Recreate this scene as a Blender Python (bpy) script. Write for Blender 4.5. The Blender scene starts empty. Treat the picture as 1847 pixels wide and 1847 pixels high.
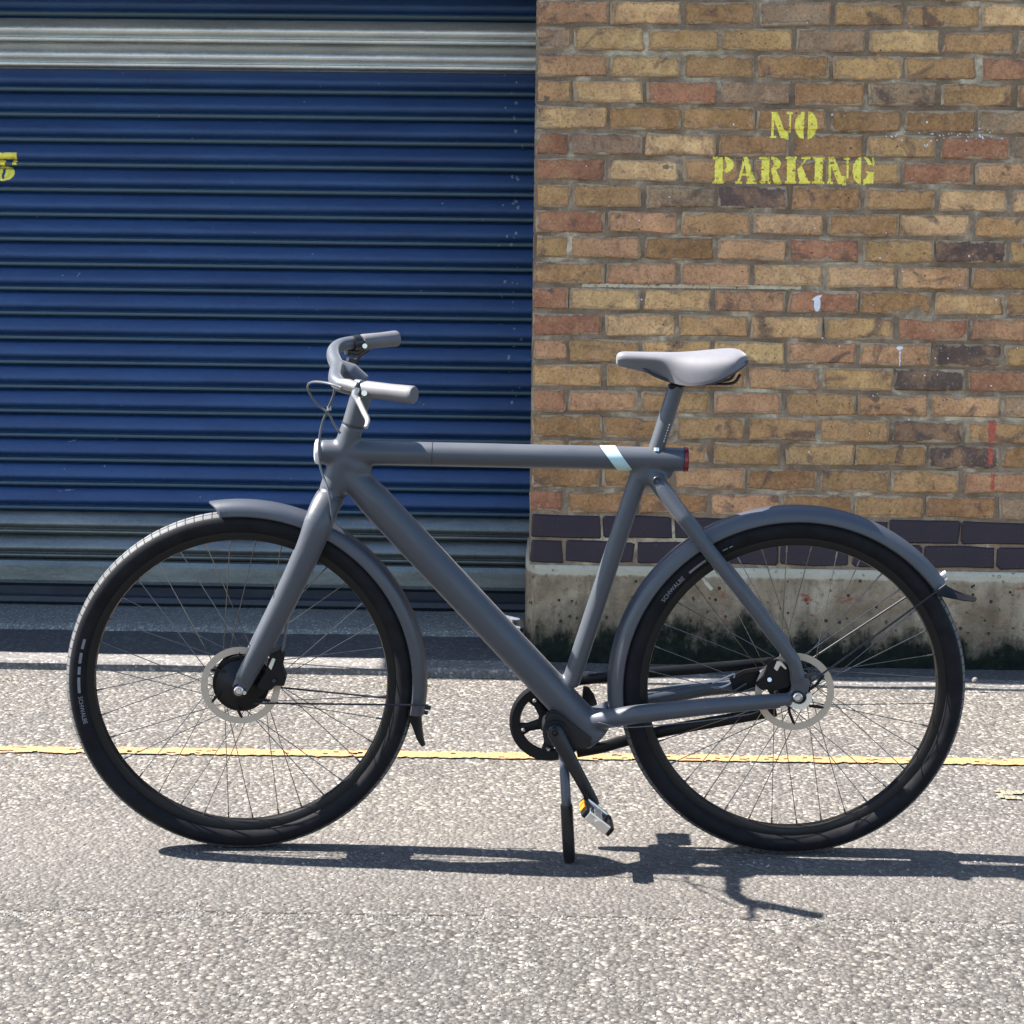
import bpy, bmesh, math, random
from math import sin, cos, pi, radians, sqrt, atan2
from mathutils import Vector, Matrix, noise
from mathutils.bvhtree import BVHTree

random.seed(7)
SC = bpy.context.scene
COL = SC.collection
V = Vector

# ------------------------------------------------------------------ camera, world, sun, exposure
FPX, PX, PY, CAMH = 3300.0, 923.5, 782.0, 1.25          # focal length and principal point in photo pixels (1847 wide)
YAW, PIT, ROL = radians(1.3), radians(5.9), radians(0.72)
fwd = V((-sin(YAW) * cos(PIT), cos(YAW) * cos(PIT), -sin(PIT)))
r0 = V((cos(YAW), sin(YAW), 0)); u0 = r0.cross(fwd)
RIGHT = r0 * cos(ROL) + u0 * sin(ROL); UP = u0 * cos(ROL) - r0 * sin(ROL)
CAM = V((0, 0, CAMH))
cd = bpy.data.cameras.new('camera'); cam = bpy.data.objects.new('camera', cd); COL.objects.link(cam)
cam.matrix_world = Matrix(((RIGHT.x, UP.x, -fwd.x, CAM.x), (RIGHT.y, UP.y, -fwd.y, CAM.y), (RIGHT.z, UP.z, -fwd.z, CAM.z), (0, 0, 0, 1)))
cd.sensor_width = 36; cd.sensor_height = 36; cd.sensor_fit = 'HORIZONTAL'
cd.lens = 36 * FPX / 1847; cd.shift_y = -(923.5 - PY) / 1847; cd.clip_start = 0.05; cd.clip_end = 500
SC.camera = cam

SUN = V((-0.80, 0.075, 1.0)).normalized()                # direction towards the sun
world = bpy.data.worlds.new('World'); SC.world = world; world.use_nodes = True
wn = world.node_tree.nodes; bg = wn['Background']
sky = wn.new('ShaderNodeTexSky'); sky.sky_type = 'NISHITA'; sky.sun_disc = False
sky.sun_elevation = math.asin(SUN.z); sky.sun_rotation = atan2(SUN.x, SUN.y)
sky.air_density = 1.0; sky.dust_density = 0.6; sky.ozone_density = 1.6
world.node_tree.links.new(sky.outputs[0], bg.inputs[0]); bg.inputs[1].default_value = 0.078
ld = bpy.data.lights.new('sun', 'SUN'); ld.energy = 5.0; ld.angle = radians(0.5); ld.color = (1.0, 0.955, 0.89)
sl = bpy.data.objects.new('sun', ld); COL.objects.link(sl)
sl.rotation_euler = SUN.to_track_quat('Z', 'Y').to_euler(); sl.location = (-4, 1, 6)
SC.view_settings.view_transform = 'Standard'; SC.view_settings.look = 'None'
SC.view_settings.gamma = 1; SC.view_settings.use_curve_mapping = False
SC.view_settings.exposure = 2.25
SC.cycles.max_bounces = 4; SC.cycles.diffuse_bounces = 3; SC.cycles.glossy_bounces = 2; SC.cycles.caustics_reflective = False; SC.cycles.caustics_refractive = False

def ray(x, y): return fwd + RIGHT * ((x - PX) / FPX) - UP * ((y - PY) / FPX)
def hit(x, y, p0, n):
    d = ray(x, y); return CAM + d * ((V(p0) - CAM).dot(n) / d.dot(n))
def at(x, y, Y): return hit(x, y, (0, Y, 0), V((0, 1, 0)))            # photo pixel -> point on the vertical plane at depth Y
def gnd(x, y, z=0.0): return hit(x, y, (0, 0, z), V((0, 0, 1)))       # photo pixel -> point on the ground
def pix(P):
    d = V(P) - CAM; z = d.dot(fwd); return (PX + FPX * d.dot(RIGHT) / z, PY - FPX * d.dot(UP) / z)

# ------------------------------------------------------------------ object helpers
def link(name, me, mat=None, parent=None, smooth=False):
    o = bpy.data.objects.new(name, me); COL.objects.link(o)
    if mat is not None and not me.materials: me.materials.append(mat)
    if smooth:
        for p in me.polygons: p.use_smooth = True
    if parent is not None: o.parent = parent
    return o
def empty(name, mw=None, parent=None):
    o = bpy.data.objects.new(name, None); COL.objects.link(o); o.empty_display_size = 0.1
    if mw is not None: o.matrix_world = mw
    if parent is not None: o.parent = parent
    return o
def tag(o, label=None, cat=None, group=None, kind=None):
    for k, v in (('label', label), ('category', cat), ('group', group), ('kind', kind)):
        if v: o[k] = v
    return o
def mesh(name, vs, fs):
    me = bpy.data.meshes.new(name); me.from_pydata([tuple(v) for v in vs], [], fs); me.update(); return me

class MB:
    """collects vertices and faces of one mesh"""
    def __init__(s): s.v = []; s.f = []
    def add(s, vs, fs):
        b = len(s.v); s.v += [V(v) for v in vs]; s.f += [tuple(i + b for i in f) for f in fs]
    def box(s, c, sx, sy, sz, M=None, bev=0.0):
        c = V(c)
        if bev <= 0:
            vs = [V((x * sx / 2, y * sy / 2, z * sz / 2)) for x in (-1, 1) for y in (-1, 1) for z in (-1, 1)]
            fs = [(0, 1, 3, 2), (4, 6, 7, 5), (0, 4, 5, 1), (2, 3, 7, 6), (0, 2, 6, 4), (1, 5, 7, 3)]
        else:
            bm = bmesh.new(); bmesh.ops.create_cube(bm, size=1)
            for v in bm.verts: v.co = V((v.co.x * sx, v.co.y * sy, v.co.z * sz))
            bmesh.ops.bevel(bm, geom=list(bm.edges), offset=bev, segments=2, affect='EDGES', profile=0.6)
            bm.verts.index_update(); vs = [v.co.copy() for v in bm.verts]; fs = [tuple(v.index for v in f.verts) for f in bm.faces]; bm.free()
        s.add([(M @ v if M else v) + c for v in vs], fs)
    def tube(s, pts, rad, seg=16, caps=True, closed=False, ell=None, refdir=None):
        pts = [V(p) for p in pts]; n = len(pts)
        rad = rad if isinstance(rad, (list, tuple)) else [rad] * n
        tang = []
        for i in range(n):
            a = pts[(i - 1) % n] if (closed or i > 0) else pts[i]
            b = pts[(i + 1) % n] if (closed or i < n - 1) else pts[i]
            tang.append((b - a).normalized())
        ref = V(refdir) if refdir else (V((0, 1, 0)) if abs(tang[0].y) < 0.9 else V((1, 0, 0)))
        x = (ref - tang[0] * ref.dot(tang[0])).normalized(); vs = []
        for i in range(n):
            t = tang[i]; x = (x - t * x.dot(t)).normalized(); y = t.cross(x)
            ea, eb = ell[i] if ell else (1, 1)
            for k in range(seg):
                a = 2 * pi * k / seg; vs.append(pts[i] + (x * cos(a) * ea + y * sin(a) * eb) * rad[i])
        fs = []
        for i in range(n if closed else n - 1):
            j = (i + 1) % n
            for k in range(seg):
                l = (k + 1) % seg; fs.append((i * seg + k, i * seg + l, j * seg + l, j * seg + k))
        if caps and not closed:
            fs.append(tuple(range(seg))[::-1]); fs.append(tuple((n - 1) * seg + k for k in range(seg)))
        s.add(vs, fs)
    def lathe(s, prof, c, M=None, seg=48, closed=False, a0=0, a1=2 * pi):
        """prof: (radius, y) pairs turned round the local y axis"""
        c = V(c); full = abs(a1 - a0 - 2 * pi) < 1e-6; m = seg if full else seg + 1; vs = []
        for k in range(m):
            a = a0 + (a1 - a0) * k / seg
            for (r, y) in prof:
                v = V((r * cos(a), y, r * sin(a))); vs.append((M @ v if M else v) + c)
        n = len(prof); fs = []
        for k in range(seg):
            l = (k + 1) % m
            for i in range(n if closed else n - 1):
                j = (i + 1) % n; fs.append((k * n + i, k * n + j, l * n + j, l * n + i))
        s.add(vs, fs)
    def build(s, name, mat, parent=None, smooth=True, fix=True):
        me = mesh(name, s.v, s.f)
        if fix:
            bm = bmesh.new(); bm.from_mesh(me); bmesh.ops.recalc_face_normals(bm, faces=bm.faces); bm.to_mesh(me); bm.free()
        o = link(name, me, mat, parent, smooth)
        if smooth:
            try: me.set_sharp_from_angle(angle=radians(38))
            except Exception: pass
        return o

def fuse(mb, name, mat, parent, voxel=0.003, it=8, fac=0.5):
    """join overlapping tubes into one smooth skin with filleted joints"""
    me = mesh(name, mb.v, mb.f); o = bpy.data.objects.new('tmp', me); COL.objects.link(o)
    bm = bmesh.new(); bm.from_mesh(me); bmesh.ops.recalc_face_normals(bm, faces=bm.faces); bm.to_mesh(me); bm.free()
    m = o.modifiers.new('r', 'REMESH'); m.mode = 'VOXEL'; m.voxel_size = voxel
    m = o.modifiers.new('s', 'SMOOTH'); m.factor = fac; m.iterations = it
    dg = bpy.context.evaluated_depsgraph_get(); me2 = bpy.data.meshes.new_from_object(o.evaluated_get(dg))
    bpy.data.objects.remove(o); bpy.data.meshes.remove(me); me2.name = name
    return link(name, me2, mat, parent, True)

def curve_pts(pts, n=8):
    """Catmull-Rom through control points"""
    P = [V(p) for p in pts]; P = [P[0] * 2 - P[1]] + P + [P[-1] * 2 - P[-2]]; out = []
    for i in range(1, len(P) - 2):
        for k in range(n):
            t = k / n; a, b, c, d = P[i - 1], P[i], P[i + 1], P[i + 2]
            out.append(0.5 * ((2 * b) + (c - a) * t + (2 * a - 5 * b + 4 * c - d) * t * t + (3 * b - a - 3 * c + d) * t ** 3))
    out.append(P[-2]); return out

# ------------------------------------------------------------------ materials
class NT:
    def __init__(s, name):
        s.m = bpy.data.materials.new(name); s.m.use_nodes = True; s.t = s.m.node_tree; s.b = s.t.nodes['Principled BSDF']
    def n(s, t, **kw):
        x = s.t.nodes.new('ShaderNode' + t)
        for k, v in kw.items():
            if k.startswith('i_'): x.inputs[k[2:].replace('_', ' ')].default_value = v
            else: setattr(x, k, v)
        return x
    def l(s, a, b): s.t.links.new(a, b)
    def coord(s, kind='Object', scale=None, rnd=False):
        c = s.n('TexCoord').outputs[kind]
        if rnd:
            oi = s.n('ObjectInfo'); mu = s.n('Math', operation='MULTIPLY'); s.l(oi.outputs['Random'], mu.inputs[0]); mu.inputs[1].default_value = 37.0
            a = s.n('VectorMath', operation='ADD'); s.l(c, a.inputs[0]); s.l(mu.outputs[0], a.inputs[1]); c = a.outputs[0]
        if scale:
            m = s.n('Mapping'); m.inputs['Scale'].default_value = scale; s.l(c, m.inputs[0]); c = m.outputs[0]
        return c
    def noise(s, co, scale, detail=4, rough=0.55, dist=0.0):
        x = s.n('TexNoise'); x.inputs['Scale'].default_value = scale; x.inputs['Detail'].default_value = detail
        x.inputs['Roughness'].default_value = rough; x.inputs['Distortion'].default_value = dist; s.l(co, x.inputs['Vector']); return x.outputs['Fac']
    def ramp(s, f, stops, interp='LINEAR'):
        r = s.n('ValToRGB'); r.color_ramp.interpolation = interp; e = r.color_ramp.elements
        while len(e) > 1: e.remove(e[-1])
        for i, (p, c) in enumerate(stops):
            x = e[0] if i == 0 else e.new(p)
            x.position = p; x.color = (c, c, c, 1) if isinstance(c, (int, float)) else (*c, 1)
        s.l(f, r.inputs[0]); return r.outputs['Color']
    def mix(s, f, a, b, mode='MIX'):
        m = s.n('Mix', data_type='RGBA', blend_type=mode)
        for sock, v in ((m.inputs[0], f), (m.inputs[6], a), (m.inputs[7], b)):
            if hasattr(v, 'links'): s.l(v, sock)
            elif isinstance(v, (int, float)): sock.default_value = v if sock.type == 'VALUE' else (v, v, v, 1)
            else: sock.default_value = (*v, 1)
        return m.outputs[2]
    def math(s, op, a, b=0.0, c=None, clamp=False):
        m = s.n('Math', operation=op, use_clamp=clamp)
        for i, v in enumerate((a, b, c)):
            if v is None: continue
            if hasattr(v, 'links'): s.l(v, m.inputs[i])
            else: m.inputs[i].default_value = v
        return m.outputs[0]
    def bump(s, h, strength=0.5, dist=0.002, chain=None):
        b = s.n('Bump'); b.inputs['Strength'].default_value = strength; b.inputs['Distance'].default_value = dist
        s.l(h, b.inputs['Height'])
        if chain is not None: s.l(chain, b.inputs['Normal'])
        return b.outputs[0]
    def out(s, col=None, rough=None, metal=None, nrm=None, **kw):
        for k, v in (('Base Color', col), ('Roughness', rough), ('Metallic', metal), ('Normal', nrm)):
            if v is None: continue
            if hasattr(v, 'links'): s.l(v, s.b.inputs[k])
            elif k == 'Base Color': s.b.inputs[k].default_value = (*v, 1)
            else: s.b.inputs[k].default_value = v
        for k, v in kw.items(): s.b.inputs[k.replace('_', ' ')].default_value = v
        return s.m

def simple(name, col, rough=0.5, metal=0.0, var=0.08, scale=40.0, bump=0.0, **kw):
    t = NT(name); co = t.coord(); n = t.noise(co, scale, 5)
    lo = tuple(c * (1 - var) for c in col); hi = tuple(min(1, c * (1 + var)) for c in col)
    c = t.ramp(n, [(0.3, lo), (0.7, hi)])
    r = t.ramp(t.noise(co, scale * 0.4, 3), [(0.3, max(0, rough - 0.05)), (0.7, min(1, rough + 0.05))])
    nr = t.bump(t.noise(co, scale * 12, 3), bump, 0.0006) if bump else None
    return t.out(c, r, metal, nr, **kw)

M = {}
M['paint'] = simple('frame paint satin dark grey', (0.028, 0.033, 0.043), 0.48, 0.0, 0.05, 30, 0.05, Specular_IOR_Level=0.62, Sheen_Weight=0.12, Sheen_Roughness=0.5)
M['guard'] = simple('mudguard paint', (0.030, 0.034, 0.044), 0.44, 0, 0.05, 30, 0.05, Specular_IOR_Level=0.62)
M['black'] = simple('black plastic', (0.006, 0.006, 0.007), 0.42, 0, 0.15, 50, Specular_IOR_Level=0.18)
M['blackmetal'] = simple('black anodised metal', (0.011, 0.011, 0.013), 0.36, 0.1, 0.1, 60, Specular_IOR_Level=0.35)
M['saddle'] = simple('saddle cover', (0.088, 0.085, 0.094), 0.6, 0, 0.05, 60, 0.1, Specular_IOR_Level=0.5, Sheen_Weight=0.2)
M['saddle_edge_shade'] = simple('saddle edge shade', (0.022, 0.020, 0.030), 0.5, 0, 0.05, 60)  # dark colour stands in for shade along the rear lower edge
M['rubber'] = simple('grip rubber', (0.082, 0.079, 0.085), 0.62, 0, 0.06, 60, 0.12, Specular_IOR_Level=0.6)
M['rim'] = simple('rim black', (0.008, 0.0075, 0.0075), 0.40, 0.0, 0.1, 50, Specular_IOR_Level=0.2)
M['spoke'] = simple('spoke steel', (0.14, 0.13, 0.12), 0.24, 0.9, 0.05, 50)
M['rotor'] = simple('brake rotor steel', (0.42, 0.335, 0.25), 0.6, 0.05, 0.05, 80)
M['alu'] = simple('bare alloy', (0.62, 0.6, 0.58), 0.3, 0.9, 0.06, 60)
M['lever'] = simple('silver lever alloy', (0.30, 0.29, 0.28), 0.36, 0.75, 0.06, 60)
M['cable'] = simple('cable housing', (0.075, 0.08, 0.09), 0.35, 0, 0.1, 60)
M['stripe'] = simple('pale turquoise print', (0.33, 0.46, 0.46), 0.45, 0, 0.05, 60)
M['red'] = simple('red lamp lens', (0.16, 0.006, 0.012), 0.2, 0, 0.1, 60)
M['lens'] = simple('front lamp lens', (0.6, 0.6, 0.62), 0.15, 0, 0.05, 60)
M['amber'] = simple('amber reflector', (0.45, 0.17, 0.02), 0.15, 0, 0.1, 200)
M['print'] = simple('tyre print', (0.14, 0.148, 0.165), 0.6, 0, 0.15, 300)
M['valve'] = simple('valve brass', (0.6, 0.57, 0.48), 0.4, 0.3, 0.05, 50)
M['bolt'] = simple('dark bolt', (0.02, 0.02, 0.025), 0.4, 0.3, 0.05, 50)
def yellow_paint():
    t = NT('yellow stencil paint'); co = t.coord(); n = t.noise(co, 55, 6, 0.7)
    c = t.ramp(n, [(0.33, (0.46, 0.36, 0.06)), (0.46, (0.80, 0.66, 0.075)), (0.6, (0.92, 0.80, 0.11)), (0.75, (0.86, 0.74, 0.2))])
    return t.out(c, 0.6, 0, t.bump(t.noise(co, 500, 3), 0.3, 0.0006))
M['yellow'] = yellow_paint()
M['white_splash'] = simple('dried white splash', (0.7, 0.7, 0.72), 0.7, 0, 0.1, 200)
M['red_smear'] = simple('faded red paint', (0.40, 0.085, 0.05), 0.7, 0, 0.25, 120)

def tyre_mat():
    t = NT('tyre rubber'); uv = t.coord('UV'); uvs = t.coord('UV', (18, 1, 1))
    br = t.n('TexBrick'); t.l(uvs, br.inputs['Vector']); br.inputs['Scale'].default_value = 1.0
    br.offset = 0.0; br.inputs['Brick Width'].default_value = 0.15; br.inputs['Row Height'].default_value = 0.105; br.inputs['Mortar Size'].default_value = 0.009; br.inputs['Mortar Smooth'].default_value = 0.2
    br.inputs['Color1'].default_value = br.inputs['Color2'].default_value = (1, 1, 1, 1); br.inputs['Mortar'].default_value = (0, 0, 0, 1)
    sx = t.n('SeparateXYZ'); t.l(uv, sx.inputs[0])
    d = t.math('ABSOLUTE', t.math('SUBTRACT', sx.outputs[1], 0.5)); tread = t.math('LESS_THAN', d, 0.19)
    shoulder = t.ramp(d, [(0.0, 0), (0.187, 0), (0.19, 1), (0.2, 1), (0.203, 0)])
    g = t.math('MULTIPLY', tread, t.math('SUBTRACT', 1.0, br.outputs['Color']))
    n = t.noise(t.coord(), 30, 5)
    side = t.ramp(n, [(0.3, (0.006, 0.006, 0.0075)), (0.7, (0.012, 0.012, 0.014))])
    dust = t.ramp(n, [(0.3, (0.085, 0.085, 0.088)), (0.7, (0.13, 0.13, 0.133))])
    c = t.mix(tread, side, dust); c = t.mix(g, c, (0.012, 0.012, 0.013)); c = t.mix(shoulder, c, (0.02, 0.02, 0.02))
    h = t.math('SUBTRACT', 1.0, g)
    return t.out(c, 0.62, 0, t.bump(h, 0.9, 0.0015, t.bump(t.noise(t.coord(), 600, 2), 0.15, 0.0005)), Specular_IOR_Level=0.1)
M['tyre'] = tyre_mat()

def brick_mat():
    t = NT('stock brick'); oi = t.n('ObjectInfo')
    co = t.coord('Object', rnd=True); gen = t.coord('UV')
    base = oi.outputs['Color']
    n1 = t.noise(co, 9, 5, 0.6, 0.4); n2 = t.noise(co, 34, 6, 0.65); n3 = t.noise(co, 7.5, 4, 0.6, 1.2); n4 = t.noise(co, 130, 4, 0.65)
    c = t.mix(t.ramp(n1, [(0.32, 0), (0.66, 0.8)]), base, t.mix(1.0, base, (0.60, 0.52, 0.50), 'MULTIPLY'))
    c = t.mix(t.ramp(t.noise(co, 13, 3, 0.5, 0.6), [(0.48, 0), (0.64, 0.65)]), c, (0.44, 0.24, 0.115))
    c = t.mix(t.ramp(n2, [(0.42, 0), (0.75, 0.5)]), c, t.mix(1.0, base, (1.42, 1.36, 1.3), 'MULTIPLY'))
    c = t.mix(t.ramp(n3, [(0.57, 0), (0.66, 0.75)]), c, (0.12, 0.075, 0.06))              # scorched patches
    c = t.mix(t.ramp(n4, [(0.32, 0.55), (0.5, 0)]), c, (0.10, 0.065, 0.045))
    c = t.mix(t.ramp(n4, [(0.58, 0), (0.72, 0.45)]), c, (0.58, 0.47, 0.34))
    geo = t.n('NewGeometry'); wp = geo.outputs['Position']; c = t.mix(1.0, c, t.ramp(t.noise(wp, 2.6, 5, 0.65), [(0.32, (0.74, 0.74, 0.76)), (0.66, (1.12, 1.10, 1.08))]), 'MULTIPLY')
    vo = t.n('TexVoronoi'); vo.inputs['Scale'].default_value = 55; t.l(co, vo.inputs['Vector'])
    pit = t.ramp(vo.outputs['Distance'], [(0.0, 1), (0.1, 1), (0.16, 0)])
    sel = t.ramp(t.noise(co, 21, 2), [(0.6, 0), (0.66, 1)]); pit = t.math('MULTIPLY', pit, sel)
    c = t.mix(pit, c, (0.04, 0.03, 0.03))
    # cement smeared from the joint over the arris: distance to the edge of this brick's own face
    sx = t.n('SeparateXYZ'); t.l(gen, sx.inputs[0])
    dx = t.math('SUBTRACT', 0.5, t.math('ABSOLUTE', t.math('SUBTRACT', sx.outputs[0], 0.5)))
    dz = t.math('SUBTRACT', 0.5, t.math('ABSOLUTE', t.math('SUBTRACT', sx.outputs[1], 0.5)))
    d = t.math('MINIMUM', t.math('MULTIPLY', dx, 3.0), dz)
    d = t.math('ADD', d, t.math('MULTIPLY', t.math('SUBTRACT', t.noise(co, 15, 6, 0.74), 0.49), 0.85))
    e = t.ramp(d, [(0.0, 1), (0.03, 0.9), (0.10, 0)])
    c = t.mix(e, c, t.ramp(n2, [(0.3, (0.22, 0.15, 0.09)), (0.7, (0.42, 0.325, 0.21))]))
    dark = t.ramp(d, [(0.05, 0), (0.09, 0.45), (0.16, 0)])
    c = t.mix(dark, c, (0.08, 0.055, 0.05))
    h = t.math('ADD', t.math('MULTIPLY', n2, 0.6), t.math('SUBTRACT', t.math('MULTIPLY', n4, 0.35), pit))
    return t.out(c, 0.88, 0, t.bump(h, 0.6, 0.004), Specular_IOR_Level=0.25)
M['brick'] = brick_mat()

def blue_brick():
    t = NT('dark engineering brick'); oi = t.n('ObjectInfo'); co = t.coord('Object', rnd=True)
    n1 = t.noise(co, 14, 5); n2 = t.noise(co, 120, 4)
    c = t.mix(t.ramp(n1, [(0.35, 0), (0.7, 0.7)]), oi.outputs['Color'], (0.028, 0.017, 0.022))
    c = t.mix(t.ramp(n2, [(0.68, 0), (0.78, 0.6)]), c, (0.22, 0.21, 0.22))
    return t.out(c, 0.62, 0, t.bump(n2, 0.3, 0.002), Specular_IOR_Level=0.4)
M['blue_brick'] = blue_brick()

def mortar_mat():
    t = NT('mortar'); co = t.coord(); n1 = t.noise(co, 7, 5, 0.6, 0.5); n2 = t.noise(co, 60, 6, 0.7); n3 = t.noise(co, 260, 3)
    c = t.ramp(n1, [(0.36, (0.17, 0.115, 0.07)), (0.54, (0.27, 0.195, 0.125)), (0.67, (0.56, 0.47, 0.32))])
    c = t.mix(t.ramp(n2, [(0.3, 0.6), (0.55, 0)]), c, (0.12, 0.09, 0.075))
    c = t.mix(t.ramp(n3, [(0.62, 0), (0.72, 0.5)]), c, (0.42, 0.4, 0.36))
    return t.out(c, 0.95, 0, t.bump(t.math('ADD', n2, t.math('MULTIPLY', n3, 0.5)), 0.8, 0.004), Specular_IOR_Level=0.2)
M['mortar'] = mortar_mat()

def plinth_mat():
    t = NT('pitted mossy concrete'); co = t.coord(); sx = t.n('SeparateXYZ'); t.l(co, sx.inputs[0]); z = sx.outputs[2]
    n1 = t.noise(co, 6, 5, 0.6, 0.4); n2 = t.noise(co, 40, 6, 0.7); n3 = t.noise(co, 200, 3)
    c = t.ramp(n1, [(0.3, (0.17, 0.125, 0.08)), (0.52, (0.29, 0.23, 0.155)), (0.72, (0.44, 0.37, 0.27))])
    c = t.mix(t.ramp(t.noise(t.coord('Object', (7, 7, 0.8)), 2.5, 5, 0.7), [(0.5, 0), (0.68, 0.6)]), c, (0.12, 0.095, 0.065))
    c = t.mix(t.ramp(n2, [(0.3, 0.7), (0.5, 0)]), c, (0.11, 0.075, 0.05))
    vo = t.n('TexVoronoi'); vo.inputs['Scale'].default_value = 42; t.l(co, vo.inputs['Vector'])
    pit = t.math('MULTIPLY', t.ramp(vo.outputs['Distance'], [(0.0, 1), (0.16, 1), (0.24, 0)]), t.ramp(t.noise(co, 17, 2), [(0.5, 0), (0.56, 1)]))
    c = t.mix(pit, c, (0.045, 0.032, 0.025))
    rust = t.ramp(t.noise(t.coord('Object', (1, 1, 2.2)), 11, 5, 0.7), [(0.60, 0), (0.65, 0.8)])
    c = t.mix(rust, c, (0.23, 0.07, 0.04))
    top = t.ramp(t.math('ADD', z, t.math('MULTIPLY', n2, 0.02)), [(0.288, 0), (0.293, 0.8)])
    c = t.mix(top, c, (0.46, 0.43, 0.33))
    m = t.math('ADD', z, t.math('MULTIPLY', t.math('SUBTRACT', t.noise(t.coord('Object', (1, 1, 0.6)), 5.5, 7, 0.72), 0.5), -0.42))
    damp = t.ramp(m, [(0.10, 0.75), (0.20, 0)]); c = t.mix(damp, c, (0.07, 0.062, 0.045))
    moss = t.ramp(m, [(0.0, 1), (0.085, 1), (0.14, 0)])
    mc = t.ramp(n2, [(0.35, (0.004, 0.005, 0.005)), (0.6, (0.010, 0.014, 0.008)), (0.78, (0.04, 0.042, 0.028))])
    c = t.mix(moss, c, mc)
    h = t.math('SUBTRACT', t.math('ADD', n2, t.math('MULTIPLY', n3, 0.4)), t.math('MULTIPLY', pit, 1.2))
    return t.out(c, 0.95, 0, t.bump(h, 0.9, 0.006), Specular_IOR_Level=0.2)
M['plinth'] = plinth_mat()

def asphalt_mat(name, lo, mid, hi, cell=120, dist=0.004, tint=1.0, rough=0.85, amt=1.0):
    t = NT(name); co = t.coord()
    vo = t.n('TexVoronoi'); vo.inputs['Scale'].default_value = cell; vo.inputs['Randomness'].default_value = 1.0
    wob = t.n('TexNoise'); wob.inputs['Scale'].default_value = cell * 0.7; t.l(co, wob.inputs['Vector'])
    ad = t.n('VectorMath', operation='MULTIPLY_ADD'); t.l(wob.outputs['Color'], ad.inputs[0]); ad.inputs[1].default_value = (0.006,) * 3; t.l(co, ad.inputs[2])
    t.l(ad.outputs[0], vo.inputs['Vector'])
    cs = t.n('SeparateXYZ'); t.l(vo.outputs['Color'], cs.inputs[0])
    c = t.ramp(cs.outputs[0], [(0.0, lo), (0.35, mid), (0.72, mid), (0.86, hi), (1.0, tuple(min(1, x * 1.5) for x in hi))])
    edge = t.ramp(vo.outputs['Distance'], [(0.45, 0), (0.8, 0.6)]); c = t.mix(edge, c, tuple(x * 0.55 for x in lo))
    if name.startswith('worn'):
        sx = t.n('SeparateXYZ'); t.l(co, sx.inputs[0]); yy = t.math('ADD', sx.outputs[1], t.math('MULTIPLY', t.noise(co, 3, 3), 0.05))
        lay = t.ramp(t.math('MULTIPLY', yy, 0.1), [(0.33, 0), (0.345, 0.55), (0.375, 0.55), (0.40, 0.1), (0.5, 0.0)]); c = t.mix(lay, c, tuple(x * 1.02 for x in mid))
    if name.startswith('worn'): c = t.mix(1.0, c, t.ramp(t.math('MULTIPLY', yy, 0.1), [(0.335, 1.0), (0.35, 1.12), (0.40, 1.3)]), 'MULTIPLY'); c = t.mix(t.ramp(t.noise(co, 2.2, 5, 0.65), [(0.54, 0), (0.70, 0.45)]), c, (0.048, 0.045, 0.042))  # far road colour raised to offset bump self-shading at grazing view
    big = t.noise(co, 0.9, 4, 0.6); c = t.mix(1.0, c, t.ramp(big, [(0.3, (0.84, 0.85, 0.88)), (0.7, (1.12, 1.09, 1.05))]), 'MULTIPLY')
    fine = t.noise(co, 430, 3, 0.7); c = t.mix(1.0, c, t.ramp(fine, [(0.3, 0.75), (0.7, 1.25)]), 'MULTIPLY')
    hgt = t.math('ADD', t.math('MULTIPLY', t.math('SUBTRACT', 1.0, vo.outputs['Distance']), 1.0), t.math('MULTIPLY', cs.outputs[1], 0.7))
    hgt = t.math('ADD', hgt, t.math('MULTIPLY', t.noise(co, cell * 0.35, 4), 1.1))
    return t.out(c, rough, 0, t.bump(hgt, amt, dist), Specular_IOR_Level=0.35)
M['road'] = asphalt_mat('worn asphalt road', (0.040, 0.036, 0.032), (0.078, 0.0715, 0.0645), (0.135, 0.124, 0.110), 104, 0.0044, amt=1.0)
M['apron'] = asphalt_mat('smooth dark tarmac', (0.05, 0.05, 0.051), (0.06, 0.06, 0.06), (0.08, 0.08, 0.076), 110, 0.001, amt=0.4)
M['kerb'] = asphalt_mat('granite kerb', (0.10, 0.094, 0.088), (0.125, 0.118, 0.11), (0.185, 0.172, 0.16), 120, 0.0010, amt=0.4)
M['sill'] = asphalt_mat('concrete threshold', (0.10, 0.105, 0.10), (0.155, 0.16, 0.15), (0.22, 0.22, 0.2), 160, 0.0015, amt=0.5)

def line_mat():
    t = NT('worn yellow road paint'); co = t.coord(); n = t.noise(co, 70, 5, 0.7)
    c = t.ramp(n, [(0.3, (0.19, 0.125, 0.06)), (0.55, (0.275, 0.168, 0.072)), (0.8, (0.29, 0.20, 0.115))])
    vo = t.n('TexVoronoi'); vo.inputs['Scale'].default_value = 120; t.l(co, vo.inputs['Vector'])
    return t.out(c, 0.7, 0, t.bump(t.math('ADD', t.math('SUBTRACT', 1, vo.outputs['Distance']), n), 0.7, 0.003))
M['line'] = line_mat()

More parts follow.
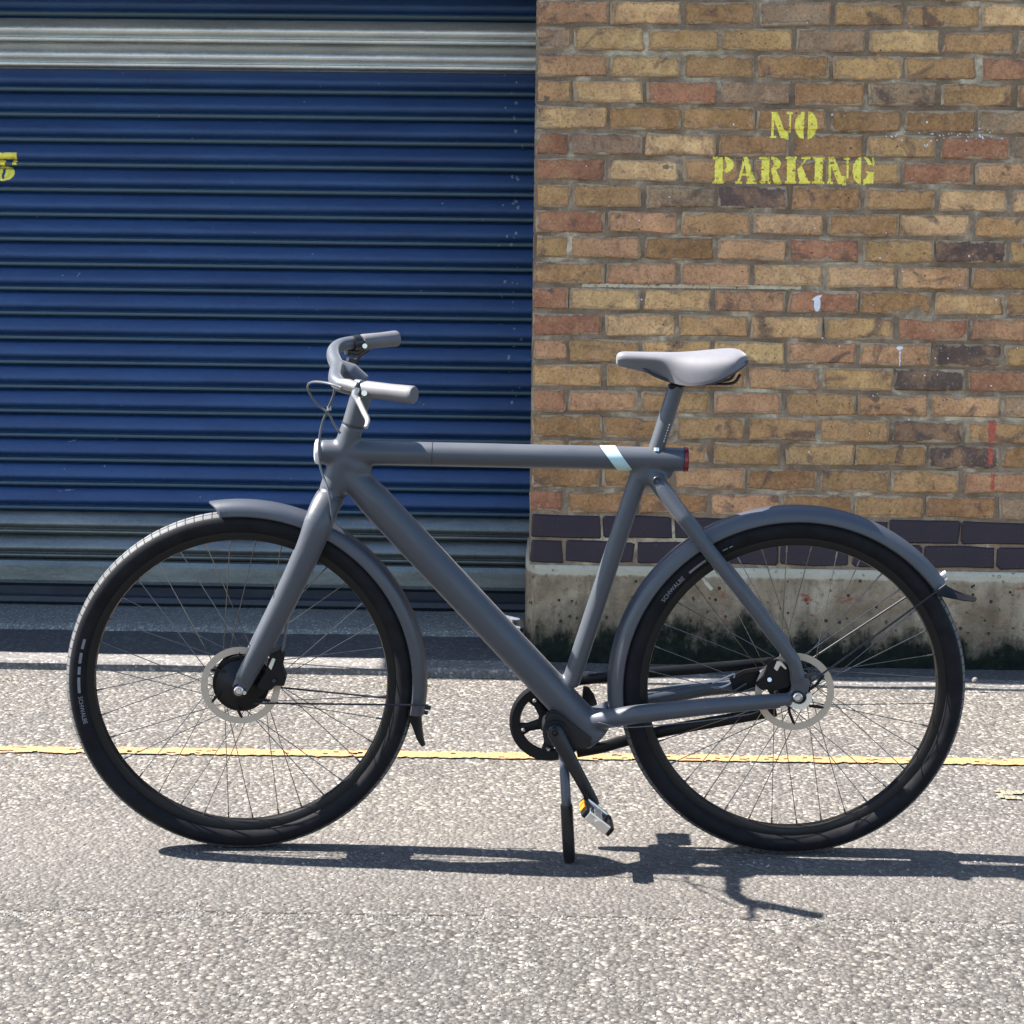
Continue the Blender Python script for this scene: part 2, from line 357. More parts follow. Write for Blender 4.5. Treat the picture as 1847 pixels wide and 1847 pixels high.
def lath_mat(name, cols, rough, metal, streak=0.3, lip=0.0):
    t = NT(name); co = t.coord('Object', (1, 1, 6), rnd=True); n = t.noise(co, 3.0, 6, 0.65)
    n2 = t.noise(t.coord('Object', (1, 1, 1), rnd=True), 110, 5, 0.7)
    c = t.ramp(t.math('ADD', t.math('MULTIPLY', n, 0.65), t.math('MULTIPLY', n2, 0.35)), [(0.36, cols[0]), (0.64, cols[1])])
    c = t.mix(t.ramp(n2, [(0.62, 0), (0.8, streak)]), c, tuple(min(1, x * 2.2 + 0.02) for x in cols[1]))
    if lip:                                     # chalky hinge bead of each lath
        sx = t.n('SeparateXYZ'); t.l(t.coord(), sx.inputs[0]); zz = t.math('DIVIDE', sx.outputs[2], -lip)
        c = t.mix(t.ramp(zz, [(0.75, 0), (0.765, 1), (0.905, 1), (0.92, 0)]), c, (0.045, 0.08, 0.105))
        c = t.mix(t.ramp(zz, [(0.0, 0.0), (0.1, 0.35), (0.3, 0.25), (0.5, 0)]), c, (0.05, 0.075, 0.15))
    r = t.ramp(n2, [(0.3, rough - 0.07), (0.7, rough + 0.1)])
    return t.out(c, r, metal, t.bump(n2, 0.5, 0.0012, t.bump(t.noise(t.coord('Object', (1, 1, 1.5), rnd=True), 9, 3), 0.6, 0.006)))
M['lath_blue'] = lath_mat('blue shutter paint', ((0.003, 0.024, 0.088), (0.011, 0.056, 0.160)), 0.5, 0.0, lip=0.0795)
M['lath_zinc'] = lath_mat('galvanised lath', ((0.46, 0.47, 0.46), (0.72, 0.72, 0.66)), 0.42, 0.8)
M['lath_grey'] = lath_mat('darker galvanised lath', ((0.085, 0.10, 0.10), (0.17, 0.185, 0.18)), 0.38, 0.55)  # darker grey for the lower laths and bottom rail
M['rail'] = lath_mat('dark bottom rail', ((0.006, 0.009, 0.016), (0.015, 0.022, 0.035)), 0.5, 0.0)

# ------------------------------------------------------------------ ground
WY = 5.34            # front face of the brick pier
SY = 5.87            # shutter plane
def structure(name, o_, label=None):
    o_['kind'] = 'structure'; return o_
def sheet(name, pts, z, mat, nx=1):
    me = mesh(name, [(x, y, z) for x, y in pts], [tuple(range(len(pts)))]); o = link(name, me, mat); o['kind'] = 'structure'; return o
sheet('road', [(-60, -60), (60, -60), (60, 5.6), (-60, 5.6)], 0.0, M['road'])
sheet('ground', [(-60, 5.6), (60, 5.6), (60, 80), (-60, 80)], 0.0, M['apron'])

def kerb():
    # low kerb: front line wobbles a little and steps forward east of the crossover
    xs = [-3.6 + i * 0.06 for i in range(130)]
    vs = []; fs = []
    for x in xs:
        t = min(1, max(0, (x + 0.10) / 0.12)); fy = 5.198 * (1 - t) + 5.146 * t
        h = 0.026 * (1 - t) + 0.014 * t
        fy += 0.006 * noise.noise(V((x * 3, 0, 0))) + 0.003 * noise.noise(V((x * 17, 3, 0)))
        w = 0.10 * (1 - t) + 0.075 * t
        hh = h + 0.003 * noise.noise(V((x * 5, 7, 1)))
        vs += [(x, fy, -0.02), (x, fy + 0.002, hh - 0.006), (x, fy + 0.009, hh), (x, fy + w, hh + 0.003), (x, fy + w + 0.01, -0.01)]
    for i in range(len(xs) - 1):
        for k in range(4): fs.append((i * 5 + k, i * 5 + 5 + k, i * 5 + 6 + k, i * 5 + 1 + k))
    o = link('kerb', mesh('kerb', vs, fs), M['kerb'], None, False); o['kind'] = 'structure'
kerb()
def pavement():
    vs = []; fs = []; nx = 90; ny = 8
    for i in range(nx + 1):
        x = -3.6 + 7.4 * i / nx
        t = min(1, max(0, (x + 0.10) / 0.12)); y0 = (5.198 + 0.10) * (1 - t) + (5.146 + 0.07) * t; h = 0.026 * (1 - t) + 0.014 * t
        for j in range(ny + 1):
            y = y0 + (5.64 - y0) * j / ny
            vs.append((x, y, h + 0.001 + 0.010 * j / ny + 0.0025 * noise.noise(V((x * 6, y * 6, 2)))))
    for i in range(nx):
        for j in range(ny): a = i * (ny + 1) + j; fs.append((a, a + ny + 1, a + ny + 2, a + 1))
    o = link('pavement', mesh('pavement', vs, fs), M['apron'], None, True); o['kind'] = 'structure'
    # rough concrete threshold under the shutter
    vs = []; fs = []; nx = 260
    for i in range(nx + 1):
        x = -3.6 + 3.62 * i / nx
        e = 5.595 + 0.012 * noise.noise(V((x * 4, 1, 0))) + 0.008 * noise.noise(V((x * 20, 5, 0)))
        if x > -0.16: e += (x + 0.16) * 0.9
        top = 0.052 + 0.002 * noise.noise(V((x * 9, 2, 2)))
        dip = 0.0
        vs += [(x, e - 0.012, 0.030), (x, e, top - 0.006), (x, e + 0.02, top), (x, 5.80, top + 0.004), (x, 6.0, top + 0.004)]
    for i in range(nx):
        for k in range(4): fs.append((i * 5 + k, i * 5 + 5 + k, i * 5 + 6 + k, i * 5 + 1 + k))
    o = link('threshold', mesh('threshold', vs, fs), M['sill'], None, True); o['kind'] = 'structure'
pavement()
def yellow_line():
    # thin worn paint, edges broken where chips stand proud
    mb = MB(); dx = 0.012; n = int(7.2 / dx)
    rows = 7; xs = [-3.6 + i * dx for i in range(n + 1)]
    def edge(x, s): return 0.010 * noise.noise(V((x * 14, s, 0))) + 0.011 * noise.noise(V((x * 70, s, 4)))
    vs = []; fs = []
    for x in xs:
        yc = 4.385 + 0.022 * x
        a = yc - 0.027 + edge(x, 1); b = yc + 0.026 + edge(x, 9)
        for j in range(rows + 1): vs.append((x, a + (b - a) * j / rows, 0.004))
    for i in range(n):
        for j in range(rows):
            x = xs[i]
            if noise.noise(V((x * 22, j * 1.3, 6))) + 0.6 * noise.noise(V((x * 70, j * 3.1, 2))) > 0.40: continue
            k = i * (rows + 1) + j; fs.append((k, k + rows + 1, k + rows + 2, k + 1))
    o = link('road_marking', mesh('road_marking', vs, fs), M['line']); o['kind'] = 'structure'
    # a worn scrap of pale paint at the right
    P = gnd(1838, 1437); vs = []; fs = []
    for i in range(24):
        for j in range(8):
            if noise.noise(V((i * 0.25, j * 0.4, 3))) + 0.3 * noise.noise(V((i * .9, j * .9, 1))) < 0.05: continue
            x = P.x - 0.05 + i * 0.012; y = P.y - 0.03 + j * 0.008; b = len(vs)
            vs += [(x, y, .004), (x + .013, y, .004), (x + .013, y + .009, .004), (x, y + .009, .004)]; fs.append((b, b + 1, b + 2, b + 3))
    o = link('road_marking', mesh('road_marking', vs, fs), simple('faded pale marking', (0.19, 0.17, 0.12), 0.7, 0, .2, 90)); o['kind'] = 'structure'
yellow_line()
def seam_y(px): return 1641 + 0.0128 * px + 4.5 * noise.noise(V((px * 0.012, 0, 0))) + 1.6 * noise.noise(V((px * 0.06, 4, 0)))
def seam():
    # irregular open seam between two lays of asphalt, crumbling here and there
    vs = []; fs = []; n = 900
    for i in range(n + 1):
        px = -30 + 1910 * i / n; g = gnd(px, seam_y(px))
        w = 0.0008 + 0.0052 * noise.noise(V((px * 0.03, 8, 0))) + 0.0045 * noise.noise(V((px * 0.13, 3, 0)))
        vs += [(g.x, g.y - max(w, 0.0001), 0.0012), (g.x, g.y + max(w, 0.0001) * 1.3, 0.0012)]
        if w > 0.0004 and i < n: fs.append((2 * i, 2 * i + 2, 2 * i + 3, 2 * i + 1))
    o = link('road_seam', mesh('road_seam', vs, fs), simple('dirt in seam', (0.035, 0.024, 0.018), 0.95, 0, .3, 200)); o['kind'] = 'structure'
seam()

# loose chippings standing proud of the road
def chips():
    rnd = random.Random(3); vs = []; fs = []
    for k in range(9800):
        px = rnd.uniform(-60, 1900); u = rnd.random(); py = 1232 + (1870 - 1232) * (u ** 0.75)
        if k > 8600: py = seam_y(px) + rnd.gauss(5, 4)
        g = gnd(px, py)
        if g.y > 5.12: continue
        r = rnd.uniform(0.0018, 0.0042); a = rnd.uniform(0, 6.28); h = r * rnd.uniform(0.2, 0.55); b = len(vs); m = 5
        off = [rnd.uniform(0.7, 1.2) for _ in range(m)]
        for j in range(m): vs.append((g.x + r * off[j] * cos(a + j * 2 * pi / m), g.y + r * off[j] * sin(a + j * 2 * pi / m), -0.0005))
        for j in range(m): vs.append((g.x + r * .62 * off[j] * cos(a + j * 2 * pi / m), g.y + r * .62 * off[j] * sin(a + j * 2 * pi / m), h * rnd.uniform(.75, 1)))
        for j in range(m): l = (j + 1) % m; fs.append((b + j, b + l, b + m + l, b + m + j))
        fs.append(tuple(b + m + j for j in range(m)))
    t = NT('road chippings'); co = t.coord(); n = t.noise(co, 60, 2)
    vo = t.n('TexVoronoi'); vo.inputs['Scale'].default_value = 90; t.l(co, vo.inputs['Vector']); cs = t.n('SeparateXYZ'); t.l(vo.outputs['Color'], cs.inputs[0])
    m = t.out(t.ramp(cs.outputs[0], [(0, (0.07, .066, .062)), (.5, (0.11, .102, .094)), (.85, (.17, .158, .143)), (1, (.27, .25, .23))]), 0.7)
    o = link('gravel', mesh('gravel', vs, fs), m); tag(o, 'pale stone chippings set in the sunlit worn road surface', 'gravel', kind='stuff')
chips()

# ------------------------------------------------------------------ shutter
shutter = empty('roller_shutter', Matrix.Translation((-1.8, SY, 0.05)))
tag(shutter, 'blue roller shutter with bare galvanised laths, left of the brick wall', 'roller shutter')
XL, XR = -3.55, 0.06
z_top = at(480, -12, SY).z; z_b1 = at(480, 1046, SY).z
NL = 24; PITCH = (at(480, 37, SY).z - at(480, 1049, SY).z) / 22.75
print('lath pitch', PITCH)
zl0 = at(480, 35.5, SY).z          # top of the first galvanised lath
def lath_mesh(seed, pitch):
    prof = [(0.020, 0.0), (0.009, -0.02), (0.001, -0.09), (-0.0075, -0.21), (-0.0145, -0.34), (-0.0190, -0.46), (-0.0175, -0.56), (-0.006, -0.655), (0.0085, -0.70),
            (0.0090, -0.745), (-0.0045, -0.765), (-0.0065, -0.80), (-0.0055, -0.86), (-0.003, -0.905), (0.020, -0.92), (0.022, -1.0)]
    n = 60; vs = []; fs = []
    for i in range(n + 1):
        x = XL + (XR - XL) * i / n
        for (dy, dz) in prof:
            w = 0.0022 * noise.noise(V((x * 2.3, seed * 3.1, dz * 0.6)))
            vs.append((x + 1.8, dy + w, dz * pitch + 0.0007 * noise.noise(V((x * 1.1, seed * 5.7, 9)))))
    m = len(prof)
    for i in range(n):
        for k in range(m - 1): fs.append((i * m + k, i * m + k + 1, (i + 1) * m + k + 1, (i + 1) * m + k))
    return mesh('lath', vs, fs)
bv_v = []; bv_f = []           # shutter surface for the stencil
bases = [lath_mesh(s, PITCH) for s in range(5)]
k = -1
while zl0 - (k - 1) * PITCH < 2.155: k -= 1
lath_z = []
while True:
    z = zl0 - k * PITCH
    if z - PITCH < 0.165 + 0.0: break
    me = bases[(k * 3) % 5]
    kind = 'lath_zinc' if k in (0, 1) else ('lath_grey' if z < at(480, 912, SY).z else 'lath_blue')
    me = me.copy(); me.materials.clear(); me.materials.append(M[kind])
    o = link('lath', me, None, shutter, True); o.location = (0, 0, z - 0.05); lath_z.append(z)
    if k in (0, 1): o['label'] = 'bare galvanised lath near the top of the frame'
    if 2 <= k <= 21:
        b = len(bv_v); bv_v += [V(v.co) + V((-1.8, SY, z)) for v in me.vertices]; bv_f += [tuple(i + b for i in p.vertices) for p in me.polygons]
    k += 1
zb = zl0 - k * PITCH
print('laths', len(lath_z), 'rail top z', zb)
mb = MB()
h = zb - 0.058
prof = [(0.009, 0), (0.0, -0.005), (-0.006, -0.02), (-0.008, -h * 0.45), (-0.006, -h * 0.52), (0.006, -h * 0.60), (0.008, -h * 0.78), (-0.004, -h * 0.82), (-0.006, -h * 0.93), (0.004, -h)]
vs = []; fs = []; n = 40
for i in range(n + 1):
    x = XL + (XR - XL) * i / n + 1.8
    for a, b in prof: vs.append((x, a, b))
for i in range(n):
    for q in range(len(prof) - 1): m = len(prof); fs.append((i * m + q, i * m + q + 1, (i + 1) * m + q + 1, (i + 1) * m + q))
m = len(prof); f1_ = [f for f in fs if f[0] % m < 4]; f2_ = [f for f in fs if f[0] % m >= 4]
for nm_, ff, mt in (('bottom_rail', f1_, M['lath_grey']), ('bottom_seal', f2_, M['rail'])):
    o = link(nm_, mesh(nm_, vs, ff), mt, shutter, False); o.location = (0, 0, zb - 0.05)

# ------------------------------------------------------------------ brick wall
wall = empty('brick_wall', Matrix.Translation((0, WY, 0)))
tag(wall, 'yellow and brown brick wall stencilled NO PARKING beside the shutter', 'wall')
pA = at(1100.6, 25, WY); pB = at(1769, 33.5, WY); MOD = (pB.x - pA.x) / 5
cz1 = at(1060, 45.5, WY).z; cz22 = at(1060, 1018, WY).z; CRS = (cz1 - cz22) / 21
XC = at(962.5, 450, WY).x
JOD = pA.x                     # first joint of the odd courses
print('brick module', MOD, 'course', CRS, 'corner', XC, 'joint', JOD, 'base row z', cz22)
GAP = 0.0095
PAL = {'y': (0.72, 0.46, 0.20), 'o': (0.56, 0.335, 0.14), 'b': (0.42, 0.235, 0.095), 'r': (0.45, 0.205, 0.11), 'p': (0.62, 0.345, 0.17), 'g': (0.40, 0.27, 0.16),
       'd': (0.15, 0.105, 0.085), 't': (0.78, 0.49, 0.235), 'n': (0.021, 0.014, 0.024)}
ROWS = {0: 'obbgooob', 1: 'pybgootr', 2: 'gyoogyog', 3: 'pyoboor', 4: 'oyrgbgob', 5: 'ybbbbbg', 6: 'rgtbborg', 7: 'rtoborpt', 8: 'oogdbott', 9: 'rpotbto', 10: 'opbprodo',
        11: 'oppttpbo', 12: 'ryyprbyo', 13: 'rtoyorpp', 14: 'pooyppdo', 15: 'oobpodr', 16: 'rpopoppg', 17: 'bbooodo', 18: 'obooyodb', 19: 'bbpboopb', 20: 'rbbpbobg',
        21: 'nnnnnnn', 22: 'nnnnnnnn'}
def brick_mesh(w, h, seed):
    rn = random.Random(seed); dep = 0.022
    j = lambda a: rn.uniform(-a, a)
    W, H = w / 2, h / 2; cr = rn.uniform(0.002, 0.007)
    base = [(-W + cr, H), (0, H), (W - cr, H), (W, H - cr), (W, -H + cr), (W - cr, -H), (0, -H), (-W + cr, -H), (-W, -H + cr), (-W, H - cr)]
    base = [(x + j(0.0042), z + j(0.0034)) for x, z in base]
    tilt = j(0.0015); tz = j(0.001)
    ins = [(x * (1 - 0.006 / W), z * (1 - 0.004 / H)) for x, z in base]
    vs = [(x, 0.0045 + tilt * x / W, z) for x, z in base] + [(x, 0.0 + tilt * x / W + j(0.0006), z) for x, z in ins] + [(x, dep, z) for x, z in base] + [(0, -0.0006, 0)]
    n = 10; fs = []
    for i in range(n):
        k = (i + 1) % n
        fs += [(i, k, n + k, n + i), (i, 2 * n + i, 2 * n + k, k), (n + i, n + k, 3 * n)]
    me = mesh('brick', vs, fs)
    uv = me.uv_layers.new(name='UVMap')
    for p in me.polygons:
        for li in p.loop_indices:
            c = me.vertices[me.loops[li].vertex_index].co; uv.data[li].uv = (c.x / w + 0.5, c.z / h + 0.5)
    return me
WMAX = 3.1; ZMAX = 2.3
bw_v = []; bw_f = []; nparts = 0
sv = []; sf = []; scol = []
rb = random.Random(11)
row = -30
while True:
    zb_ = cz22 + (22 - row) * CRS          # bottom of this course
    if row > 22: break
    if zb_ + CRS > ZMAX: row += 1; continue
    odd = row % 2 != 0
    edges = [XC + 0.003]
    x = JOD if odd else JOD - MOD / 2
    while x < WMAX: edges.append(x); x += MOD
    code = ROWS.get(row, '')
    for i in range(len(edges) - 1):
        x0 = edges[i] + (GAP / 2 if i else 0) + rb.uniform(-.003, .003); x1 = edges[i + 1] - GAP / 2 + rb.uniform(-.004, .003)
        w = x1 - x0; h = CRS - GAP + rb.uniform(-.004, .0015); cx = (x0 + x1) / 2; cz = zb_ + CRS / 2 + rb.uniform(-.001, .001)
        yo = rb.uniform(-0.0015, 0.0018)
        if row >= 21: yo = 0.0 + rb.uniform(-0.0005, 0.0005)
        p = pix((cx, WY, cz)); c = code[i] if i < len(code) else rb.choice('oobpyrgt')
        if row >= 21: c = 'n'
        if w < 0.05: continue
        vis = -70 < p[0] < 1847 + 62 and -22 < p[1] < 1900
        me = brick_mesh(w, h, rb.randrange(10 ** 6))
        if vis:
            me.materials.append(M['blue_brick'] if c == 'n' else M['brick'])
            o = link('brick', me, None, wall, False); o.location = (cx, yo, cz)
            col = PAL[c]; f = rb.uniform(0.80, 1.0); g = rb.uniform(0.96, 1.04)
            o.color = (col[0] * f, col[1] * f * g, col[2] * f, 1); nparts += 1
            b = len(bw_v); bw_v += [V(v.co) + V((cx, WY + yo, cz)) for v in me.vertices]; bw_f += [tuple(q + b for q in pl.vertices) for pl in me.polygons]
        else:
            b = len(sv); sv += [V(v.co) + V((cx, yo, cz)) for v in me.vertices]; sf += [tuple(q + b for q in pl.vertices) for pl in me.polygons]
            bpy.data.meshes.remove(me)
    row += 1
print('brick parts', nparts)
if sv:
    o = link('brick', mesh('brick', sv, sf), M['brick'], wall, False); o['kind'] = 'stuff'; o.color = (0.36, 0.24, 0.11, 1)
# mortar bed: displaced sheet, partly flush with the bricks
def mortar():
    x0, x1, z0, z1 = XC, WMAX, cz22 - 0.004, ZMAX; sx = 0.0065; nx = int((x1 - x0) / sx); sz = 0.0065
    xs = []; x = x0
    while x < 1.75: xs.append(x); x += sx
    xs += [1.9, 2.3, 2.7, WMAX]
    zs = []; z = z0
    while z < 2.08: zs.append(z); z += sz
    zs += [2.2, ZMAX]
    vs = []; fs = []
    for z in zs:
        for x in xs:
            d = 0.0056 - 0.0064 * noise.noise(V((x * 14, z * 22, 1))) - 0.0022 * noise.noise(V((x * 75, z * 75, 4)))
            if z < cz22 + 2 * CRS: d = 0.0055 - 0.001 * noise.noise(V((x * 40, z * 40, 4)))
            if z > 2.08 or x > 1.75: d = 0.006
            vs.append((x + (0.0015 * noise.noise(V((z * 9, 2, 2))) if x == x0 else 0), max(d, 0.0005), z))
    m = len(xs)
    for j in range(len(zs) - 1):
        for i in range(m - 1): fs.append((j * m + i, j * m + i + 1, (j + 1) * m + i + 1, (j + 1) * m + i))
    b = len(bw_v); bw_v.extend(V(v) + V((0, WY, 0)) for v in vs); bw_f.extend(tuple(q + b for q in f) for f in fs)
    # returns: reveal to the shutter, back and top
    mb = MB(); mb.v = [V(v) for v in vs]; mb.f = fs
    o = link('mortar', mesh('mortar', mb.v, mb.f), M['mortar'], wall, True); return o
mortar()
mb = MB(); mb.box(((XC + 0.006 + WMAX) / 2, 0.022 + 0.45, (cz22 + ZMAX) / 2), WMAX - XC - 0.006, 0.9, ZMAX - cz22 - 0.0); mb.build('wall_core', M['mortar'], wall, False)
# reveal bricks down the jamb (face of the pier towards the opening)
row = 22; mbr = MB()
while True:
    z = cz22 + (22 - row) * CRS
    if z + CRS > ZMAX: break
    for q, (ya, yb) in enumerate(((0.03, 0.12), (0.13, 0.34), (0.35, 0.53)) if row % 2 else ((0.03, 0.23), (0.24, 0.45), (0.46, 0.53))):
        mbr.box((XC + 0.004, (ya + yb) / 2, z + CRS / 2), 0.012, yb - ya, CRS - GAP)
    row -= 1
o = mbr.build('brick', M['brick'], wall, False); o['kind'] = 'stuff'; o.color = (0.3, 0.2, 0.1, 1)
# concrete plinth with a splayed corner
def plinth():
    zt = cz22 - 0.004; prof = [(XC - 0.013, 0.14), (XC - 0.011, 0.08), (XC + 0.018, 0.0), (XC + 0.026, -0.002)]
    xs = [(x, y) for x, y in prof]; x = XC + 0.045
    while x < 1.8: xs.append((x, -0.002)); x += 0.012
    xs += [(2.4, -0.002), (WMAX, -0.002)]
    pts = [(XC - 0.013, 0.5)] + xs
    nz = 24; vs = []; fs = []
    for j in range(nz + 1):
        z = -0.03 + (zt + 0.03) * j / nz
        for i, (x, y) in enumerate(pts):
            d = 0.0 if i < 1 else 0.005 * noise.noise(V((x * 9, y * 9, z * 14))) + 0.003 * noise.noise(V((x * 45, y, z * 45)))
            rough = 0.010 * max(0, noise.noise(V((z * 30, 4, x * 8)))) if 2 <= i <= 4 else 0
            vs.append((x + rough, y + d - (0.004 if z < 0.08 else 0), z))
    m = len(pts)
    for j in range(nz):
        for i in range(m - 1): fs.append((j * m + i, j * m + i + 1, (j + 1) * m + i + 1, (j + 1) * m + i))
    b = len(vs)
    for i in range(m - 1):      # top ledge
        pass
    vs += [(XC - 0.013, 0.5, zt), (WMAX, 0.5, zt)]
    fs.append(tuple([nz * m + i for i in range(m)] + [b + 1, b]))
    o = link('concrete_plinth', mesh('concrete_plinth', vs, fs), M['plinth'], wall, True)
    o['label'] = 'pitted concrete base with dark green moss along the foot'
plinth()
# unseen upper wall, its height and step shaped to throw the pavement shadow edge
mb = MB(); mb.box(((-2.2 + XC) / 2, 1.5 + 0.003, 2.23), XC + 2.2 - 0.002, 3.0, 0.14); mb.build('shadow_lintel', M['mortar'], wall, False)  # deep slab added to keep sun out behind the shutter
mb = MB(); mb.box((-3.04, 1.54 + 0.045, 2.23), 1.676, 2.92, 0.14); mb.box((-3.73, 1.6, 1.07), 0.30, 3.0, 2.18); mb.build('side_pier', M['mortar'], wall, False)  # left slab set back so the cast shadow edge steps
mb = MB(); mb.box((-0.4, 1.4, 1.07), 7.2, 0.05, 2.17); mb.build('inner_wall', M['mortar'], wall, False)

# ------------------------------------------------------------------ stencilled lettering and paint marks, laid over the real surface
def rect(x0, y0, x1, y1): return lambda x, y: x0 <= x <= x1 and y0 <= y <= y1
def ell(cx, cy, rx, ry): return lambda x, y: ((x - cx) / rx) ** 2 + ((y - cy) / ry) ** 2 <= 1
def quad(*p):
    def f(x, y):
        s = None
        for i in range(len(p)):
            (a, b), (c, d) = p[i], p[(i + 1) % len(p)]; v = (c - a) * (y - b) - (d - b) * (x - a)
            if v != 0:
                if s is None: s = v > 0
                elif (v > 0) != s: return False
        return True
    return f
def U(*fs): return lambda x, y: any(f(x, y) for f in fs)
def D(a, *bs): return lambda x, y: a(x, y) and not any(b(x, y) for b in bs)
ser = 0.09
G_N = U(rect(0.05, 0, 0.16, 1), rect(0, 0, 0.27, ser), quad((0.0, 1), (0.30, 1), (0.78, 0), (0.50, 0)), rect(0.84, 0.22, 0.93, 1), rect(0.72, 1 - ser, 1, 1), quad((0.62, 0.30), (0.70, -0.04), (0.86, -0.04), (0.80, 0.30)))
G_O = U(D(ell(0.46, 0.5, 0.46, 0.52), rect(0.40, -1, 2, 2)), D(ell(0.54, 0.5, 0.46, 0.52), rect(-1, -1, 0.58, 2)))
G_P = U(rect(0.10, 0, 0.48, 1), rect(0, 0, 0.56, ser), rect(0, 1 - ser, 0.48, 1), D(ell(0.52, 0.70, 0.48, 0.31), rect(-1, -1, 0.56, 2), ell(0.52, 0.70, 0.13, 0.20)))
G_A = U(quad((0.36, 1), (0.56, 1), (1.0, 0), (0.60, 0)), rect(0.50, 0, 1.0, ser), quad((0.34, 0.86), (0.42, 0.70), (0.20, 0), (0.09, 0)), rect(0, 0, 0.32, ser), quad((0.24, 0.30), (0.52, 0.30), (0.50, 0.38), (0.27, 0.38)))
G_R = U(rect(0.08, 0, 0.42, 1), rect(0, 0, 0.48, ser), rect(0, 1 - ser, 0.42, 1), D(ell(0.48, 0.74, 0.42, 0.27), rect(-1, -1, 0.49, 2), ell(0.48, 0.74, 0.12, 0.17)), quad((0.50, 0.50), (0.72, 0.50), (0.98, 0.0), (0.62, 0.0)))
G_K = U(rect(0.06, 0, 0.40, 1), rect(0, 0, 0.46, ser), rect(0, 1 - ser, 0.46, 1), quad((0.44, 0.42), (0.55, 0.55), (0.92, 0.95), (0.80, 0.95)), rect(0.62, 1 - ser, 1, 1), quad((0.46, 0.52), (0.66, 0.66), (1.0, 0.0), (0.62, 0.0)), rect(0.54, 0, 1.02, ser))
G_I = U(rect(0.18, 0, 0.82, 1), rect(0, 0, 1, ser), rect(0, 1 - ser, 1, 1))
G_G = U(D(ell(0.46, 0.5, 0.46, 0.52), rect(0.40, -1, 2, 2)), D(ell(0.52, 0.5, 0.40, 0.52), rect(-1, -1, 0.50, 2), rect(-1, 0.42, 2, 0.72), ell(0.52, 0.55, 0.20, 0.36)), rect(0.62, 0.40, 1.0, 0.47), rect(0.70, 0.02, 0.98, 0.44), rect(0.90, 0.66, 0.98, 1.0))
bvh_wall = BVHTree.FromPolygons(bw_v, bw_f); bvh_sh = BVHTree.FromPolygons(bv_v, bv_f)
def stamp(name, mat, parent, bvh, Y, items, cell=0.0018, lift=0.0007, soft=0.0, seed=0, thin=0.0):
    """items: (mask, x0, x1, z0, z1, slope) in world metres on plane Y; cells inside the mask are laid on the surface"""
    vs = []; fs = []; idx = {}
    org = V(parent.matrix_world.translation) if parent else V((0, 0, 0))
    cells = set()
    for (f, x0, x1, z0, z1) in items:
        i0, i1 = int((x0 - 0.01) / cell) - 1, int((x1 + 0.01) / cell) + 1; k0, k1 = int((z0 - 0.01) / cell) - 1, int((z1 + 0.01) / cell) + 1
        for i in range(i0, i1):
            for k in range(k0, k1):
                x = (i + .5) * cell; z = (k + .5) * cell
                jx = soft * noise.noise(V((x * 160, z * 160, seed))); jz = soft * noise.noise(V((x * 160, z * 160, seed + 9)))
                if thin and noise.noise(V((x * 90, z * 90, seed + 3))) + 0.5 * noise.noise(V((x * 300, z * 300, seed))) > thin: continue
                if f((x + jx - x0) / (x1 - x0), (z + jz - z0) / (z1 - z0)): cells.add((i, k))
    def vid(i, k):
        if (i, k) in idx: return idx[(i, k)]
        p, nrm, _, _ = bvh.ray_cast(V((i * cell, Y - 0.2, k * cell)), V((0, 1, 0)))
        if p is None: idx[(i, k)] = None; return None
        idx[(i, k)] = len(vs); vs.append(p - org + V((0, -lift, 0))); return idx[(i, k)]
    for (i, k) in cells:
        q = [vid(i, k), vid(i + 1, k), vid(i + 1, k + 1), vid(i, k + 1)]
        if None in q: continue
        ys = [vs[a].y for a in q]
        if max(ys) - min(ys) > 0.02: continue
        fs.append(tuple(q))
    return link(name, mesh(name, vs, fs), mat, parent, False)
bpy.context.view_layer.update()
def gl(mask, xa, xb, ya, yb, Y):     # photo-pixel box of a glyph -> world box
    A = at(xa, yb, Y); B_ = at(xb, ya, Y); return (mask, A.x, B_.x, A.z, B_.z)
for nm, msk, xa, xb, ya, yb in (('N', G_N, 1389, 1430, 202, 249), ('O', G_O, 1433, 1475, 202, 250)):
    o = stamp('stencil_letter', M['yellow'], wall, bvh_wall, WY, [gl(msk, xa, xb, ya, yb, WY)], soft=0.0014, thin=0.5); o['label'] = 'yellow stencilled letter ' + nm
for nm, msk, xa, xb, ya, yb in (('P', G_P, 1285, 1324, 283, 331), ('A', G_A, 1326, 1366, 283, 331), ('R', G_R, 1369, 1413, 283, 331), ('K', G_K, 1416, 1462, 283, 331), ('I', G_I, 1464.5, 1488.5, 283.5, 331.5), ('N', G_N, 1492, 1534, 284, 332), ('G', G_G, 1537, 1578, 284, 332)):
    o = stamp('stencil_letter', M['yellow'], wall, bvh_wall, WY, [gl(msk, xa, xb, ya, yb, WY)], soft=0.0014, thin=0.5); o['label'] = 'yellow stencilled letter ' + nm
def patch(pts): return quad(*pts)
bl = lambda cx, cy, rx, ry: ell(cx, cy, rx, ry)
o = stamp('paint_splash', M['white_splash'], wall, bvh_wall, WY, [gl(U(ell(.55, .45, .32, .5), quad((0, .7), (.5, .95), (1, 1), (.6, .6))), 1463, 1483, 532, 561, WY)], soft=0.001); o['label'] = 'white splash on a reddish brick'
o = stamp('paint_splash', M['white_splash'], wall, bvh_wall, WY, [gl(U(rect(.45, 0, .62, .78), ell(.5, .9, .42, .10)), 1615, 1630, 624, 662, WY)], soft=0.002, cell=0.0014)
